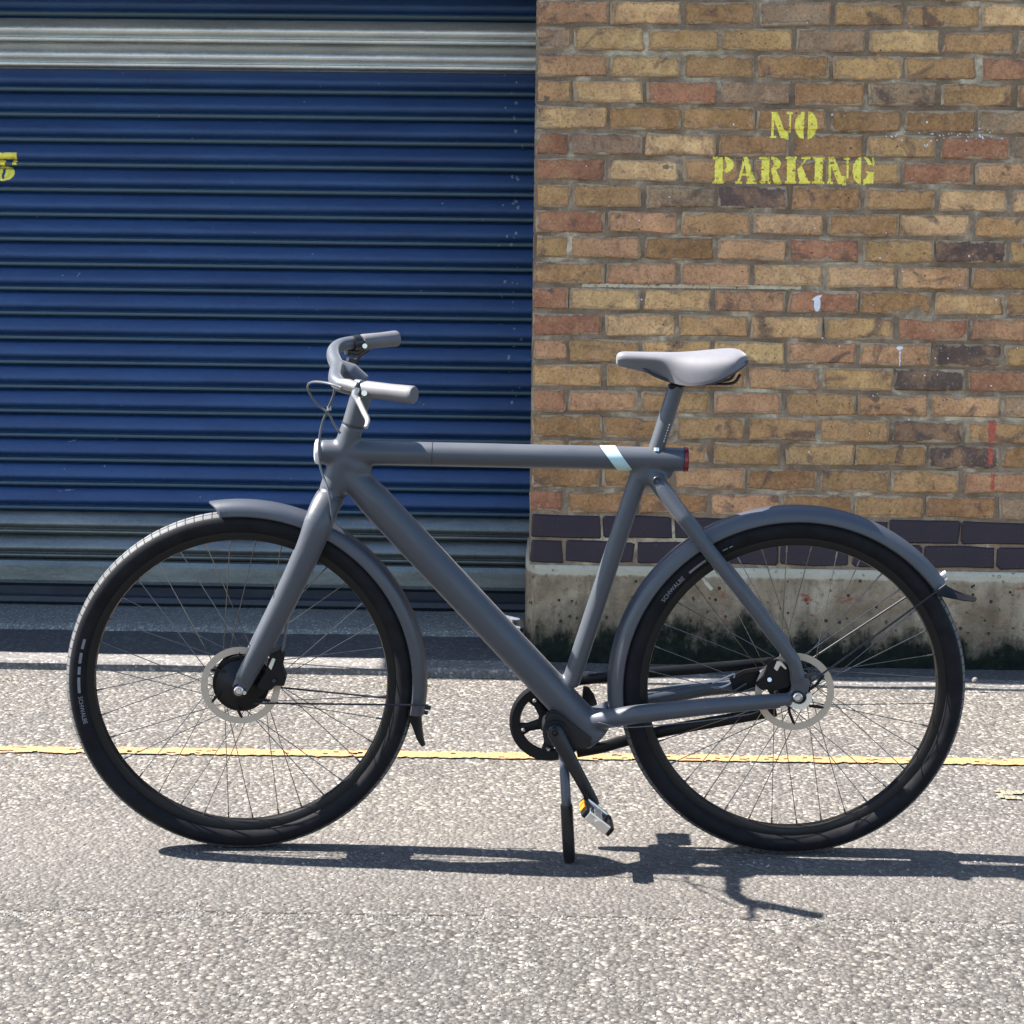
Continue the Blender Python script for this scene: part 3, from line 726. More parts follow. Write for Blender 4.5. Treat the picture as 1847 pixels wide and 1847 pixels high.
o = stamp('paint_smear', M['red_smear'], wall, bvh_wall, WY, [gl(rect(0, 0, 1, 1), 1782, 1797, 758, 797, WY), gl(rect(.1, 0, .8, 1), 1781, 1794, 806, 838, WY), gl(rect(.2, 0, .9, 1), 1784, 1796, 854, 884, WY)], soft=0.003, cell=0.0018, thin=0.35); o['label'] = 'vertical smear of faded red paint'
def specks(items, name, mat, seed):
    rn = random.Random(seed); L = []
    for (cx, cy, rx, ry, n) in items:
        for _ in range(n):
            x = rn.gauss(cx, rx); y = rn.gauss(cy, ry); r = rn.uniform(.5, 1.5)
            L.append(gl(ell(.5, .5, .5, .5), x - r * rn.uniform(.7, 1.6), x + r, y - r, y + r * rn.uniform(.6, 1.8), WY))
    return stamp(name, mat, wall, bvh_wall, WY, L, cell=0.0013, soft=0.0008)
specks([(1700, 240, 40, 10, 26), (1760, 245, 22, 7, 18), (1613, 240, 8, 6, 6), (1662, 265, 6, 6, 2), (1560, 500, 120, 60, 9), (1600, 700, 120, 120, 26), (1300, 180, 200, 120, 8), (1150, 520, 90, 120, 6), (1620, 1060, 120, 40, 6)], 'paint_specks', M['white_splash'], 4)
# pale cement run along the bed joint
o = stamp('cement_run', simple('pale cement', (0.50, 0.41, 0.28), .9, 0, .15, 200), wall, bvh_wall, WY, [gl(rect(0, 0, 1, 1), 1050, 1230, 513.5, 517.5, WY), gl(rect(0, 0, 1, 1), 1225, 1445, 515.5, 519.5, WY)], soft=0.002, cell=0.0012, thin=0.42)
# G of a stencil on the shutter
bpy.context.view_layer.update()
G_S = U(D(ell(.42, .26, .46, .27), rect(.40, .07, .50, .44)), rect(.05, .78, 1, 1), rect(.05, .55, .5, .74), rect(.78, .57, .95, .76))
def gls(mask, xa, xb, ya, yb): return gl(mask, xa, xb, ya, yb, SY)
rn = random.Random(21); L = []
for (cx, cy, w_, h_) in ((143, 496, 6, 10), (130, 795, 14, 4), (205, 794, 9, 6), (505, 861, 4, 2.5), (527, 861, 4, 2.5), (120, 884, 40, 3), (745, 490, 5, 4), (690, 880, 5, 5), (540, 535, 8, 2), (420, 330, 8, 2)):
    L.append(gls(quad((0, .1), (.25, 0), (1, .8), (.8, 1)), cx - w_ / 2, cx + w_ / 2, cy - h_ / 2, cy + h_ / 2))
for _ in range(46):
    cx = rn.uniform(0, 940); cy = rn.uniform(130, 900); r = rn.uniform(.7, 1.6); L.append(gls(ell(.5, .5, .5, .5), cx - r * 1.5, cx + r, cy - r, cy + r))
for _ in range(40):
    cx = rn.gauss(928, 9); cy = rn.uniform(130, 900); r = rn.uniform(.8, 3); L.append(gls(ell(.5, .5, .5, .5), cx - r, cx + r, cy - r * 1.5, cy + r))
o = stamp('scuff_marks', simple('scuffed paint', (0.16, 0.20, 0.24), 0.7, 0, .3, 200), shutter, bvh_sh, SY, L, cell=0.0015, soft=0.002, thin=0.3, lift=0.0004); o['label'] = 'pale scuffs and splashes on the blue laths'; o['kind'] = 'stuff'
o = stamp('stencil_letter', M['yellow'], shutter, bvh_sh, SY, [gl(G_S, -12, 33, 276, 326, SY)], soft=0.0015, cell=0.0016, thin=0.7); o['label'] = 'yellow stencilled letter G at the left edge of the shutter'

# ------------------------------------------------------------------ weeds and grit by the kerb
def weeds():
    rn = random.Random(5)
    gm = simple('dry weed green', (0.11, 0.13, 0.035), 0.7, 0, 0.35, 300)
    t = 0
    for (px, py, n, s) in ((450, 1236, 30, .012), (462, 1234, 22, .010), (730, 1237, 26, .012), (765, 1238, 20, .012), (1000, 1186, 20, .015), (690, 1240, 22, .010), (20, 1228, 16, .010), (1160, 1208, 14, .012)):
        g = gnd(px, py); mb = MB()
        for _ in range(n):
            a = rn.uniform(0, 6.28); x = rn.gauss(0, .02); y = rn.gauss(0, .006); L = s * rn.uniform(.4, 1); w = .0012
            d = V((cos(a), sin(a), 0)); q = V((-d.y, d.x, 0)) * w; b = V((x, y, 0)); mb.add([b - q, b + q, b + d * L * .5 + V((0, 0, L * .6)) + q * .8, b + d * L * .5 + V((0, 0, L * .6)) - q * .8, b + d * L + V((0, 0, L * .55))], [(0, 1, 2, 3), (3, 2, 4)])
        o = mb.build('weed_tuft', gm, None, False, False); o.location = (g.x, g.y, 0.0 if g.y < 5.14 else 0.03)
        t += 1; yield o
wl = ['dry green weed tuft in front of the low kerb, behind the front hub', 'small weed tuft beside the larger one behind the front hub', 'sparse weed tuft by the kerb behind the front mudguard', 'weed tuft by the kerb just right of the front mudguard',
      'weed tuft at the foot of the wall corner behind the down tube', 'weed tuft by the kerb inside the front rim', 'weed tuft by the kerb at the far left', 'weed tuft on the kerb left of the rear wheel']
for o, l in zip(weeds(), wl): tag(o, l, 'weed', 'weeds along the kerb')
g = gnd(1760, 1231, .03); mb = MB(); mb.lathe([(0.0005, -0.008), (0.006, -0.006), (0.0095, 0), (0.007, 0.006), (0.0005, 0.008)], (0, 0, 0), None, 9)
o = mb.build('pebble', M['kerb'], None, True); o.location = (g.x, g.y + 0.01, 0.034); tag(o, 'small pale pebble lying on the kerb right of the rear wheel', 'pebble')

exec_bike = True
# ------------------------------------------------------------------ bicycle
BX, BY, PHI, LAM, WB, TR, SIG = 0.49628, 3.70722, radians(1.753), radians(2.426), 1.1260, 0.3555, radians(2.28)
MW = Matrix.Translation((BX, BY, 0)) @ Matrix.Rotation(PHI, 4, 'Z') @ Matrix.Rotation(LAM, 4, 'X')
bike = empty('bicycle', MW)
tag(bike, 'matt dark grey city bicycle standing on its kickstand in front of the shutter and wall', 'bicycle')
R3 = MW.to_3x3(); MI = MW.inverted()
def B(px, py, n=0.0):
    """photo pixel -> bike space on the plane n metres to the near side (x back, y away, z up)"""
    P = hit(px, py, MW @ V((0, -n, 0)), R3 @ V((0, 1, 0))); return MI @ P
HD = V((sin(radians(21)), 0, cos(radians(21))))
FA = V((-WB, 0, TR)); AP = FA + V((0.045, 0, 0)); SM = Matrix.Rotation(SIG, 3, HD)
FC = AP + SM @ (FA - AP)                  # steered front axle
RC = V((0, 0, TR))
def Sf(x, y, z): return FC + SM @ V((x, y, z))   # wheel-centred steered frame
SMi = SM.inverted()
def BS(px, py, n=0.0):
    """photo pixel -> bike space on the steered plane n metres to the near side of the front wheel"""
    p0 = MW @ Sf(0, -n, 0); nn = R3 @ (SM @ V((0, 1, 0))); return MI @ hit(px, py, p0, nn)

# ---- wheels
def wheel(name, C, S, hubr, flange, cross, rotor_n, label):
    w = empty(name, None, bike); w.matrix_local = Matrix.Translation(C) @ (S.to_4x4()); w['label'] = label
    rs = 0.0235; RR = TR - rs
    # tyre with uv for tread
    nt, ns = 160, 28; vs = []; fs = []
    for i in range(nt):
        a = 2 * pi * i / nt
        for k in range(ns + 1):
            b = radians(-142) + radians(284) * k / ns; r = RR + rs * cos(b) * (1.0 if abs(b) > 1.2 else 1.0); vs.append((r * cos(a), rs * 1.04 * sin(b), r * sin(a)))
    m = ns + 1
    for i in range(nt):
        j = (i + 1) % nt
        for k in range(ns): fs.append((i * m + k, i * m + k + 1, j * m + k + 1, j * m + k))
    me = mesh('tyre', vs, fs); uv = me.uv_layers.new(name='UVMap')
    for p in me.polygons:
        i = p.index // ns; k = p.index % ns
        for li, (ii, kk) in zip(p.loop_indices, ((i, k), (i, k + 1), (i + 1, k + 1), (i + 1, k))): uv.data[li].uv = (ii / nt, kk / ns)
    link('tyre', me, M['tyre'], w, True)
    # rim: box section with a bright inner edge
    mb = MB(); ro, ri = 0.3175, 0.2965
    prof = [(ro, -0.0135), (ro - 0.004, -0.0142), (ri + 0.006, -0.0135), (ri + 0.0012, -0.011), (ri, -0.006), (ri - 0.001, 0), (ri, 0.006), (ri + 0.0012, 0.011), (ri + 0.006, 0.0135), (ro - 0.004, 0.0142), (ro, 0.0135), (ro - 0.008, 0.009), (ro - 0.008, -0.009)]
    mb.lathe(prof, (0, 0, 0), None, 128, True); mb.build('rim', M['rim'], w)
    # hub
    mb = MB()
    if hubr > 0.04:
        mb.lathe([(0.008, -0.048), (0.018, -0.046), (0.030, -0.036), (hubr * 0.97, -0.026), (hubr, -0.020), (hubr, 0.020), (hubr * 0.97, 0.026), (0.030, 0.036), (0.018, 0.046), (0.008, 0.048)], (0, 0, 0), None, 40)
        mb.lathe([(hubr, -0.019), (hubr + 0.006, -0.019), (hubr + 0.006, -0.016), (hubr, -0.016)], (0, 0, 0), None, 40, True)
        mb.lathe([(hubr, 0.019), (hubr + 0.006, 0.019), (hubr + 0.006, 0.016), (hubr, 0.016)], (0, 0, 0), None, 40, True)
    else:
        mb.lathe([(0.008, -0.05), (0.016, -0.048), (0.018, -0.034), (flange, -0.031), (flange, -0.026), (0.026, -0.020), (0.026, 0.020), (flange, 0.026), (flange, 0.031), (0.018, 0.034), (0.016, 0.05), (0.008, 0.055)], (0, 0, 0), None, 32)
    mb.build('hub', M['black'], w)
    # brake rotor with arms
    mb = MB(); y = -rotor_n
    n = 72; prof = [(0.0805, y - 0.0009), (0.0805, y + 0.0009), (0.0665, y + 0.0009), (0.0665, y - 0.0009)]
    mb.lathe(prof, (0, 0, 0), None, n, True)
    o = mb.build('brake_rotor', M['rotor'], w)
    mb = MB()
    for k in range(6):
        a = 2 * pi * k / 6; p0 = V((0.024 * cos(a), y, 0.024 * sin(a))); p1 = V((0.069 * cos(a + 0.55), y, 0.069 * sin(a + 0.55)))
        mb.tube([p0, p0.lerp(p1, .5) + V((-sin(a + .3), 0, cos(a + .3))) * -.004, p1], 0.0034, 6, ell=[(0.35, 1)] * 3, refdir=(0, 1, 0))
    mb.lathe([(0.012, y - 0.002), (0.027, y - 0.002), (0.027, y + 0.002), (0.012, y + 0.002)], (0, 0, 0), None, 24, True)
    mb.build('rotor_carrier', M['black'], w)
    # spokes, each its own piece, and their nipples
    for i in range(36):
        a = radians(10 * i + 4); side = -1 if i % 2 else 1; sgn = -1 if (i // 2) % 2 else 1
        ha = a + sgn * cross; yy = (0.0175 if hubr > .04 else 0.0285) * side
        p0 = V((flange * cos(ha), yy, flange * sin(ha))); p1 = V((0.2975 * cos(a), 0.0035 * side, 0.2975 * sin(a)))
        mb = MB(); mb.tube([p0, p0.lerp(p1, .95)], 0.00095, 6); mb.tube([p0.lerp(p1, .95), p1], 0.0019, 6)
        mb.build('spoke', M['spoke'], w, True, False)
    return w
fw = wheel('front_wheel', FC, SM, 0.052, 0.055, radians(38), 0.030, 'front wheel with large black hub motor, turned slightly to the near side')
rw = wheel('rear_wheel', RC, Matrix.Identity(3), 0.03, 0.033, radians(62), 0.036, 'rear wheel under the long mudguard')
# valve on the rear rim
def polar(r, a, n): return V((r * cos(a), -n, r * sin(a)))
def wang(px, py, C, n=0.0):
    p = B(px, py, n) - C; return atan2(p.z, p.x), sqrt(p.x ** 2 + p.z ** 2)
a, r = wang(1265, 1040, RC); mb = MB(); mb.tube([polar(0.298, a, 0), polar(0.272, a, 0)], 0.0028, 8); mb.tube([polar(0.284, a, 0), polar(0.264, a, 0)], [0.0042, 0.0036], 8); mb.build('valve', M['valve'], rw)
# reflective bands and lettering on the near sidewalls
rs = 0.0235; RR = TR - rs
def side_pt(rho, a, lift=0.0006):
    d = max(-1, min(1, (rho - RR) / rs)); return V((rho * cos(a), -(rs * 1.04 * sqrt(1 - d * d) + lift), rho * sin(a)))
def arc_band(par, a0, a1, r0, r1, name='reflective_band', mat=None):
    a1 = a0 + ((a1 - a0 + pi) % (2 * pi) - pi)
    n = max(2, int(abs(a1 - a0) / 0.02)); vs = []
    for i in range(n + 1):
        a = a0 + (a1 - a0) * i / n; vs += [side_pt(r0, a), side_pt((r0 + r1) / 2, a), side_pt(r1, a)]
    fs = []
    for i in range(n): fs += [(3 * i, 3 * i + 1, 3 * i + 4, 3 * i + 3), (3 * i + 1, 3 * i + 2, 3 * i + 5, 3 * i + 4)]
    return link(name, mesh(name, vs, fs), mat or M['print'], par, False)
def arc_text(par, txt, a0, r0, size, name='tyre_lettering', inward=False):
    cu = bpy.data.curves.new('t', 'FONT'); cu.body = txt; cu.size = size; cu.resolution_u = 2; cu.offset = size * 0.012; o = bpy.data.objects.new('t', cu); COL.objects.link(o)
    me = bpy.data.meshes.new_from_object(o.evaluated_get(bpy.context.evaluated_depsgraph_get())); bpy.data.objects.remove(o)
    bm = bmesh.new(); bm.from_mesh(me); bmesh.ops.triangulate(bm, faces=bm.faces); bmesh.ops.subdivide_edges(bm, edges=bm.edges, cuts=1); bm.to_mesh(me); bm.free()
    for v in me.vertices:
        x, y = v.co.x, v.co.y
        v.co = side_pt(r0 + y, a0 - x / r0) if not inward else side_pt(r0 - y, a0 + x / r0)
    me.name = name; return link(name, me, M['print'], par, False)
a1_, _ = wang(1193, 1083, RC, .02); a2_, _ = wang(1241, 1033, RC, .02); a3_, _ = wang(1273, 1010, RC, .02); a4_, _ = wang(1279, 1006, RC, .02); a5_, _ = wang(1322, 985, RC, .02)
arc_text(rw, 'SCHWALBE', a1_, 0.3225, 0.0125)
arc_band(rw, a2_ - .005, a3_, 0.3235, 0.3285); arc_band(rw, a4_, a4_ - .06, 0.3235, 0.3285)
arc_band(rw, a5_ + .07, a5_ + .035, 0.3245, 0.3272); arc_band(rw, a5_ + .025, a5_, 0.3245, 0.3272)
def wangf(px, py, n=0.02):
    p = SMi @ (BS(px, py, n) - FC); return atan2(p.z, p.x)
for (p, q) in (((153, 1152), (150, 1170)), ((149, 1177), (147, 1196)), ((146, 1202), (145, 1216)), ((145, 1221), (146, 1249))):
    arc_band(fw, wangf(*p), wangf(*q), 0.3235, 0.3290)
arc_text(fw, 'SCHWALBE', wangf(149, 1255), 0.3290, 0.0115, inward=True)

# ---- mudguards
def guard(name, C, S, a0, a1, label, skew=0.0):
    hw, r_out, r_sk = 0.0315, 0.379, 0.3505; n = 90; vs = []; fs = []
    prof = []
    for k in range(15):
        t = -1 + 2 * k / 14; prof.append((hw * sin(t * pi / 2), r_sk + (r_out - r_sk) * max(0, cos(t * pi / 2)) ** 0.75))
    inner = [(y * 0.94, r - 0.0022) for y, r in prof[::-1]]; P = prof + inner; m = len(P)
    for i in range(n + 1):
        a = a0 + (a1 - a0) * i / n
        e = min(i, n - i) / n; k = 1.0
        for (y, r) in P:
            aa = a - (skew * (abs(y) / hw) ** 2 if i > n - 3 else 0); vs.append(C + S @ V((r * cos(aa), y * k, r * sin(aa))))
    for i in range(n):
        for k in range(m): l = (k + 1) % m; fs.append((i * m + k, i * m + l, (i + 1) * m + l, (i + 1) * m + k))
    fs.append(tuple(range(m))); fs.append(tuple(n * m + k for k in range(m))[::-1])
    mb = MB(); mb.v = vs; mb.f = fs; o = mb.build(name, M['guard'], bike); o['label'] = label; return o
fg = guard('mudguard', FC, SM, radians(-10.5), radians(99.5), 'front mudguard with sunlit leading end', 0.06)
rg = guard('mudguard', RC, Matrix.Identity(3), radians(37), radians(187), 'rear mudguard arching over the rear wheel')
# flaps and stays
def flap(par, C, S, a0, pts, mat):
    """tongue of rubber: pts = (radius, angle offset, half width)"""
    mb = MB(); P = [(C + S @ V((r * cos(a), 0, r * sin(a))), w) for r, a, w in pts]; vs = []
    for ip, (p, w) in enumerate(P):
        fold = (1.0, 0.95, 0.75, 0.5, 0.3)[ip]
        for s in (-1, -0.5, 0, 0.5, 1): vs.append(p + S @ V((0, w * s, 0)) + (C - p).normalized() * (abs(s) ** 2 * w * fold))
    fs = []
    for i in range(len(P) - 1):
        for k in range(4): fs.append((i * 5 + k, i * 5 + k + 1, i * 5 + 6 + k, i * 5 + 5 + k))
    n = len(vs); th = V((0, 0, 0)); mid = C
    vs2 = [v + (v - mid).normalized() * 0.003 for v in vs]; fs2 = [tuple(n + i for i in f[::-1]) for f in fs]
    e = [k for k in range(5)] + [i * 5 + 4 for i in range(1, len(P))] + [(len(P) - 1) * 5 + k for k in (3, 2, 1, 0)] + [i * 5 for i in range(len(P) - 2, 0, -1)]
    side = [(e[i], e[(i + 1) % len(e)], n + e[(i + 1) % len(e)], n + e[i]) for i in range(len(e))]
    mb.add(vs + vs2, fs + fs2 + side); return mb.build('mud_flap', mat, par)
f1 = radians(-10)
flap(fg, FC, SM, f1, [(0.371, f1 + .02, .028), (0.372, f1 - .03, .026), (0.378, f1 - .08, .024), (0.388, f1 - .14, .025), (0.396, f1 - .17, .023)], M['black'])
f2 = radians(37)
flap(rg, RC, Matrix.Identity(3), f2, [(0.371, f2 + .02, .028), (0.372, f2 - .03, .026), (0.382, f2 - .08, .024), (0.398, f2 - .13, .025), (0.413, f2 - .165, .024)], M['black'])
for s in (-1, 1):
    mb = MB(); y = 0.038 * s
    a = BS(772, 1272, 0.036) if s < 0 else Sf(.369, .036, -.055); b = Sf(0.03, 0.06 * s, -0.028)
    mb.tube([a, b], 0.0021, 8); mb.build('mudguard_stay', M['blackmetal'], bike)
    mb = MB(); a = V((0.378 * cos(radians(38)), 0.036 * s, TR + 0.374 * sin(radians(38)) - .004)); b = V((0.018, 0.062 * s, TR + 0.02)); mb.tube([a, b], 0.0021, 8); mb.build('mudguard_stay', M['blackmetal'], bike)
for C, S, aa in ((FC, SM, radians(-8.5)), (RC, Matrix.Identity(3), radians(38.5))):
    mb = MB()
    p = C + S @ V((0.384 * cos(aa), 0, 0.384 * sin(aa))); d = (p - C).normalized()
    mb.tube([p - d * .006, p + d * .006], 0.0048, 8); q = C + S @ V((0.38 * cos(aa - .03), 0.0, 0.38 * sin(aa - .03))); mb.tube([q - d * .004, q + d * .006], 0.0042, 8)
    mb.build('stay_bolt', M['alu'] if C is RC else M['blackmetal'], bike)

# ---- frame
fr = MB()
tt0 = B(578, 814.5); tt1 = B(1236, 829)
fr.tube([tt0, tt1], 0.0245, 28)
ht_a = B(650, 722); ht_b = B(600, 884)
d = (ht_b - ht_a)
fr.tube([ht_a + d * 0.27, ht_b + d * 0.02], [0.0225, 0.0275], 28)
dt0 = B(612, 835); dt1 = B(1078, 1331)
dd = (dt1 - dt0).normalized()
fr.tube([dt0, dt0.lerp(dt1, .05), dt0.lerp(dt1, .13), dt1], [0.020, 0.0285, 0.0345, 0.0345], 32)
st0 = B(1160, 835); st1 = B(1028, 1235)
fr.tube([st0, st1], 0.0192, 24)
fr.tube([B(1168, 824), B(1160, 865)], 0.0225, 24)
bb = B(1000, 1318, 0.03)
NS = 0.066
for s in (1, -1):
    def Q(px, py, n): p = B(px, py, n); return V((p.x, -n * s, p.z))
    ss = [Q(1176, 852, 0.003), Q(1194, 882, 0.020), Q(1232, 934, 0.046), Q(1336, 1066, 0.061), Q(1432, 1192, NS), Q(1440, 1225, NS)]
    fr.tube(ss, [0.019, 0.0185, 0.0155, 0.0150, 0.0150, 0.0145], 20)
    cs = [Q(1040, 1303, 0.0), Q(1085, 1298, 0.020), Q(1150, 1288, 0.046), Q(1280, 1274, 0.064), Q(1405, 1264, NS), Q(1425, 1262, NS)]
    fr.tube(cs, [0.019, 0.0205, 0.0195, 0.0178, 0.0155, 0.0145], 20)
    ax = V((0, -s * NS, TR)); a2 = Q(1440, 1215, NS); a3 = Q(1415, 1264, NS)
    fr.tube([a2, Q(1444, 1235, NS), ax + V((.004, 0, -.004))], [0.020, 0.0215, 0.015], 16, ell=[(0.42, 1)] * 3, refdir=(0, 1, 0))
    fr.tube([a3, ax + V((-.005, 0, -.002))], [0.016, 0.014], 16, ell=[(0.5, 1)] * 2, refdir=(0, 1, 0))
# gussets that make the deep web between the tubes
fr.tube([B(622, 830), B(650, 846), B(668, 852)], [0.027, 0.026, 0.012], 20)
fr.tube([B(1158, 858), B(1180, 864), B(1192, 876)], [0.0195, 0.0195, 0.0165], 20)
fr.tube([B(1140, 850), B(1212, 852)], [0.013, 0.013], 20)
fr.tube([B(606, 850), B(628, 880)], [0.0265, 0.022], 20)
frame = fuse(fr, 'frame', M['paint'], bike, 0.0026, 34)
# parts on the frame
def on_tube(p0, p1, t0, t1, r, seg=40, skew=0.0, a0=0, a1=2 * pi, n=2):
    """sleeve round the axis p0-p1 between fractions t0..t1, edges skewed"""
    d = (p1 - p0); L = d.length; d = d / L; x = V((0, -1, 0)); x = (x - d * x.dot(d)).normalized(); y = x.cross(d); vs = []; fs = []
    for k in range(seg + 1):
        a = a0 + (a1 - a0) * k / seg; sk = skew * sin(a)
        for i in range(n + 1):
            t = t0 + (t1 - t0) * i / n + sk; vs.append(p0 + d * (L * t) + (x * cos(a) + y * sin(a)) * r)
    for k in range(seg):
        for i in range(n): b = k * (n + 1) + i; fs.append((b, b + 1, b + n + 2, b + n + 1))
    return vs, fs
T = lambda px: (px - 578) / (1236 - 578)
mb = MB(); mb.add(*on_tube(tt0, tt1, T(1098), T(1126), 0.0252, skew=-0.026)); mb.build('top_tube_band', M['stripe'], frame)
dtt = (tt1 - tt0).normalized()
mb = MB(); mb.lathe([(0.0005, 0.006), (0.018, 0.0055), (0.0245, 0.003), (0.0255, 0), (0.0255, -0.006), (0.02, -0.009), (0.0005, -0.009)], (0, 0, 0), None, 40)
Mrot = V((0, 1, 0)).rotation_difference(-dtt).to_matrix()
o = mb.build('headlight', M['lens'], frame); o.matrix_local = Matrix.Translation(tt0 - dtt * 0.006) @ Mrot.to_4x4()
o['label'] = 'round headlight set in the front end of the top tube'
mb = MB(); mb.add(*on_tube(tt0, tt1, 0.996, 1.0045, 0.0250, n=1)); mb.lathe([(0.0005, 0.0), (0.0235, 0.0), (0.0250, -0.002)], tt1 + dtt * 0.003, Mrot, 40); mb.build('rear_light', M['red'], frame)
mb = MB(); mb.add(*on_tube(tt0, tt1, T(779), T(780), 0.0247, n=1)); mb.build('tube_seam', M['bolt'], frame)
sb = B(1184.5, 866, 0.0275); mb = MB(); mb.lathe([(0.0005, -0.0015), (0.005, -0.0015), (0.0055, 0.001), (0.0085, 0.001), (0.0085, -0.0025), (0.0070, -0.0045), (0.0052, -0.0048), (0.005, -0.0015)], sb, None, 20, False); mb.build('seat_clamp_bolt', M['bolt'], frame)
mb = MB(); p = B(1184, 811, 0.012); mb.lathe([(0.0005, -0.004), (0.006, -0.004), (0.0065, 0.003)], p, Matrix.Rotation(radians(70), 3, 'X'), 14); mb.build('seat_clamp_screw', M['alu'], frame)

# ---- fork
fk = MB()
crown = BS(598, 893)
fk.tube([B(603, 876), BS(594, 905)], [0.0262, 0.0285], 24)
for s in (1, -1):
    def Q(px, py, n):
        p = BS(px, py, n); l = SMi @ (p - FC); return FC + SM @ V((l.x, -n * s, l.z))
    pts = [Q(596, 900, 0.010), Q(588, 912, 0.026), Q(574, 945, 0.044), Q(557, 990, 0.052), Q(520, 1072, 0.056), Q(470, 1170, 0.057), Q(440, 1226, 0.057)]
    fk.tube(curve_pts(pts, 4), [0.027 + (0.0295 - 0.027) * min(1, i / 7) if i < 8 else 0.0295 - (0.0295 - 0.0195) * (i - 8) / 16 for i in range(25)], 24, ell=[(0.72, 1)] * 25, refdir=(0, 1, 0))
    fk.tube([Q(446, 1216, 0.057), Sf(0, -s * 0.057, -0.002)], [0.0195, 0.0165], 20, ell=[(0.55, 1)] * 2, refdir=(0, 1, 0))
fork = fuse(fk, 'fork', M['paint'], bike, 0.0025, 7)
mb = MB(); hd_ = (ht_b - ht_a).normalized(); c0_ = ht_b + d * 0.03; mb.add(*on_tube(c0_ - hd_ * .0015, c0_ + hd_ * .0015, 0, 1, 0.0283, n=1)); mb.build('headset_ring', M['bolt'], bike)
def disc(name, C, n, r, mat, par, S=None, prof=None):
    mb = MB(); prof = prof or [(0.0005, -0.004), (r * .45, -0.004), (r * .5, -0.001), (r * .7, -0.001), (r * .8, -0.005), (r, -0.003), (r, 0.004)]
    mb.lathe(prof, C, S, 20); return mb.build(name, mat, par)
disc('axle_nut', Sf(0, -0.066, 0), 0, 0.0095, M['alu'], bike, SM); disc('axle_washer', Sf(0, -0.0645, 0), 0, 0.014, M['blackmetal'], bike, SM, [(0.008, -0.001), (0.014, -0.001), (0.014, 0.004)])
p = BS(441, 1249, 0.064); disc('axle_screw', p, 0, 0.0042, M['alu'], bike, SM, [(0.0005, -.003), (.004, -.003), (.0042, .004)])
disc('axle_nut', V((0, -0.0745, TR)), 0, 0.0095, M['alu'], bike); disc('axle_washer', V((0, -0.0725, TR)), 0, 0.0135, M['blackmetal'], bike, None, [(0.008, -0.001), (0.0135, -0.001), (0.0135, 0.004)])
p = B(1412, 1272, 0.074); disc('dropout_screw', p, 0, 0.0078, M['alu'], bike, None, [(0.0005, -.004), (.006, -.004), (.0078, -.001), (.0078, .006)])
p = B(1457, 1220, 0.074); disc('dropout_hole', p, 0, 0.0042, M['bolt'], bike, None, [(0.0005, -.0015), (.0042, -.001), (.0042, .004)])
# bright alloy dropout insert, a crescent below and behind the axle
mb = MB(); pr = [(0.0145, -0.0025), (0.0255, -0.0025), (0.0255, 0.003), (0.0145, 0.003)]
mb.lathe(pr, V((0.004, -0.0705, TR - 0.001)), None, 20, True, radians(-150), radians(25)); mb.build('dropout_insert', M['valve'], bike)

# ---- brake calipers
def plate(pts, n0, n1, BF, bev=0.0015):
    bm = bmesh.new(); vs = [bm.verts.new(BF(x, y, n1)) for x, y in pts]; f = bm.faces.new(vs)
    r = bmesh.ops.extrude_face_region(bm, geom=[f]); nv = [g_ for g_ in r['geom'] if isinstance(g_, bmesh.types.BMVert)]
    a = BF(pts[0][0], pts[0][1], n1); dirn = None
    up = (BF(pts[0][0], pts[0][1], n1) - BF(pts[0][0], pts[0][1], n0))
    # thickness straight along the bike's y axis
    ydir = V((0, 1, 0)) if BF is B else SM @ V((0, 1, 0))
    for v in nv: v.co += ydir * (n1 - n0)
    bmesh.ops.recalc_face_normals(bm, faces=bm.faces)
    bmesh.ops.bevel(bm, geom=list(bm.edges), offset=bev, segments=2, affect='EDGES')
    bm.verts.index_update(); out = ([v.co.copy() for v in bm.verts], [tuple(v.index for v in fc.verts) for fc in bm.faces]); bm.free(); return out
mb = MB(); mb.add(*plate([(487, 1180), (506, 1172), (513, 1186), (509, 1204), (516, 1226), (512, 1238), (496, 1237), (489, 1246), (470, 1245), (463, 1237), (478, 1214)], 0.018, 0.050, BS))
caliper = mb.build('brake_caliper', M['black'], bike, False); caliper['label'] = 'front disc brake caliper behind the fork leg'
mb = MB(); mb.add(*plate([(484, 1203), (491, 1187), (497, 1189), (489, 1209)], 0.046, 0.053, BS, .001)); mb.build('caliper_plate', M['valve'], caliper, False)
mb = MB(); mb.tube([BS(504, 1172, .04), BS(503, 1180, .04)], .005, 10); mb.build('caliper_bolt', M['blackmetal'], caliper)
mb = MB(); mb.tube([BS(494, 1228, .052), BS(494, 1228, .056)], .004, 10); mb.build('caliper_bolt', M['blackmetal'], caliper)
mb = MB(); mb.add(*plate([(1388, 1196), (1404, 1192), (1426, 1204), (1432, 1222), (1424, 1240), (1400, 1246), (1372, 1244), (1364, 1236), (1378, 1222)], 0.018, 0.052, B))
caliper = mb.build('brake_caliper', M['black'], bike, False); caliper['label'] = 'rear disc brake caliper between the stays'
mb = MB(); mb.add(*plate([(1396, 1206), (1402, 1193), (1409, 1193), (1420, 1206), (1417, 1208), (1408, 1200), (1402, 1211)], 0.050, 0.056, B, .001)); mb.build('caliper_plate', M['valve'], caliper, False)
mb = MB(); mb.tube([B(1372, 1214, .03), B(1379, 1210, .03)], .006, 10); mb.build('caliper_bolt', M['alu'], caliper)
mb = MB(); mb.tube([B(1388, 1226, .052), B(1388, 1226, .057)], .0045, 10); mb.build('caliper_bolt', M['alu'], caliper)
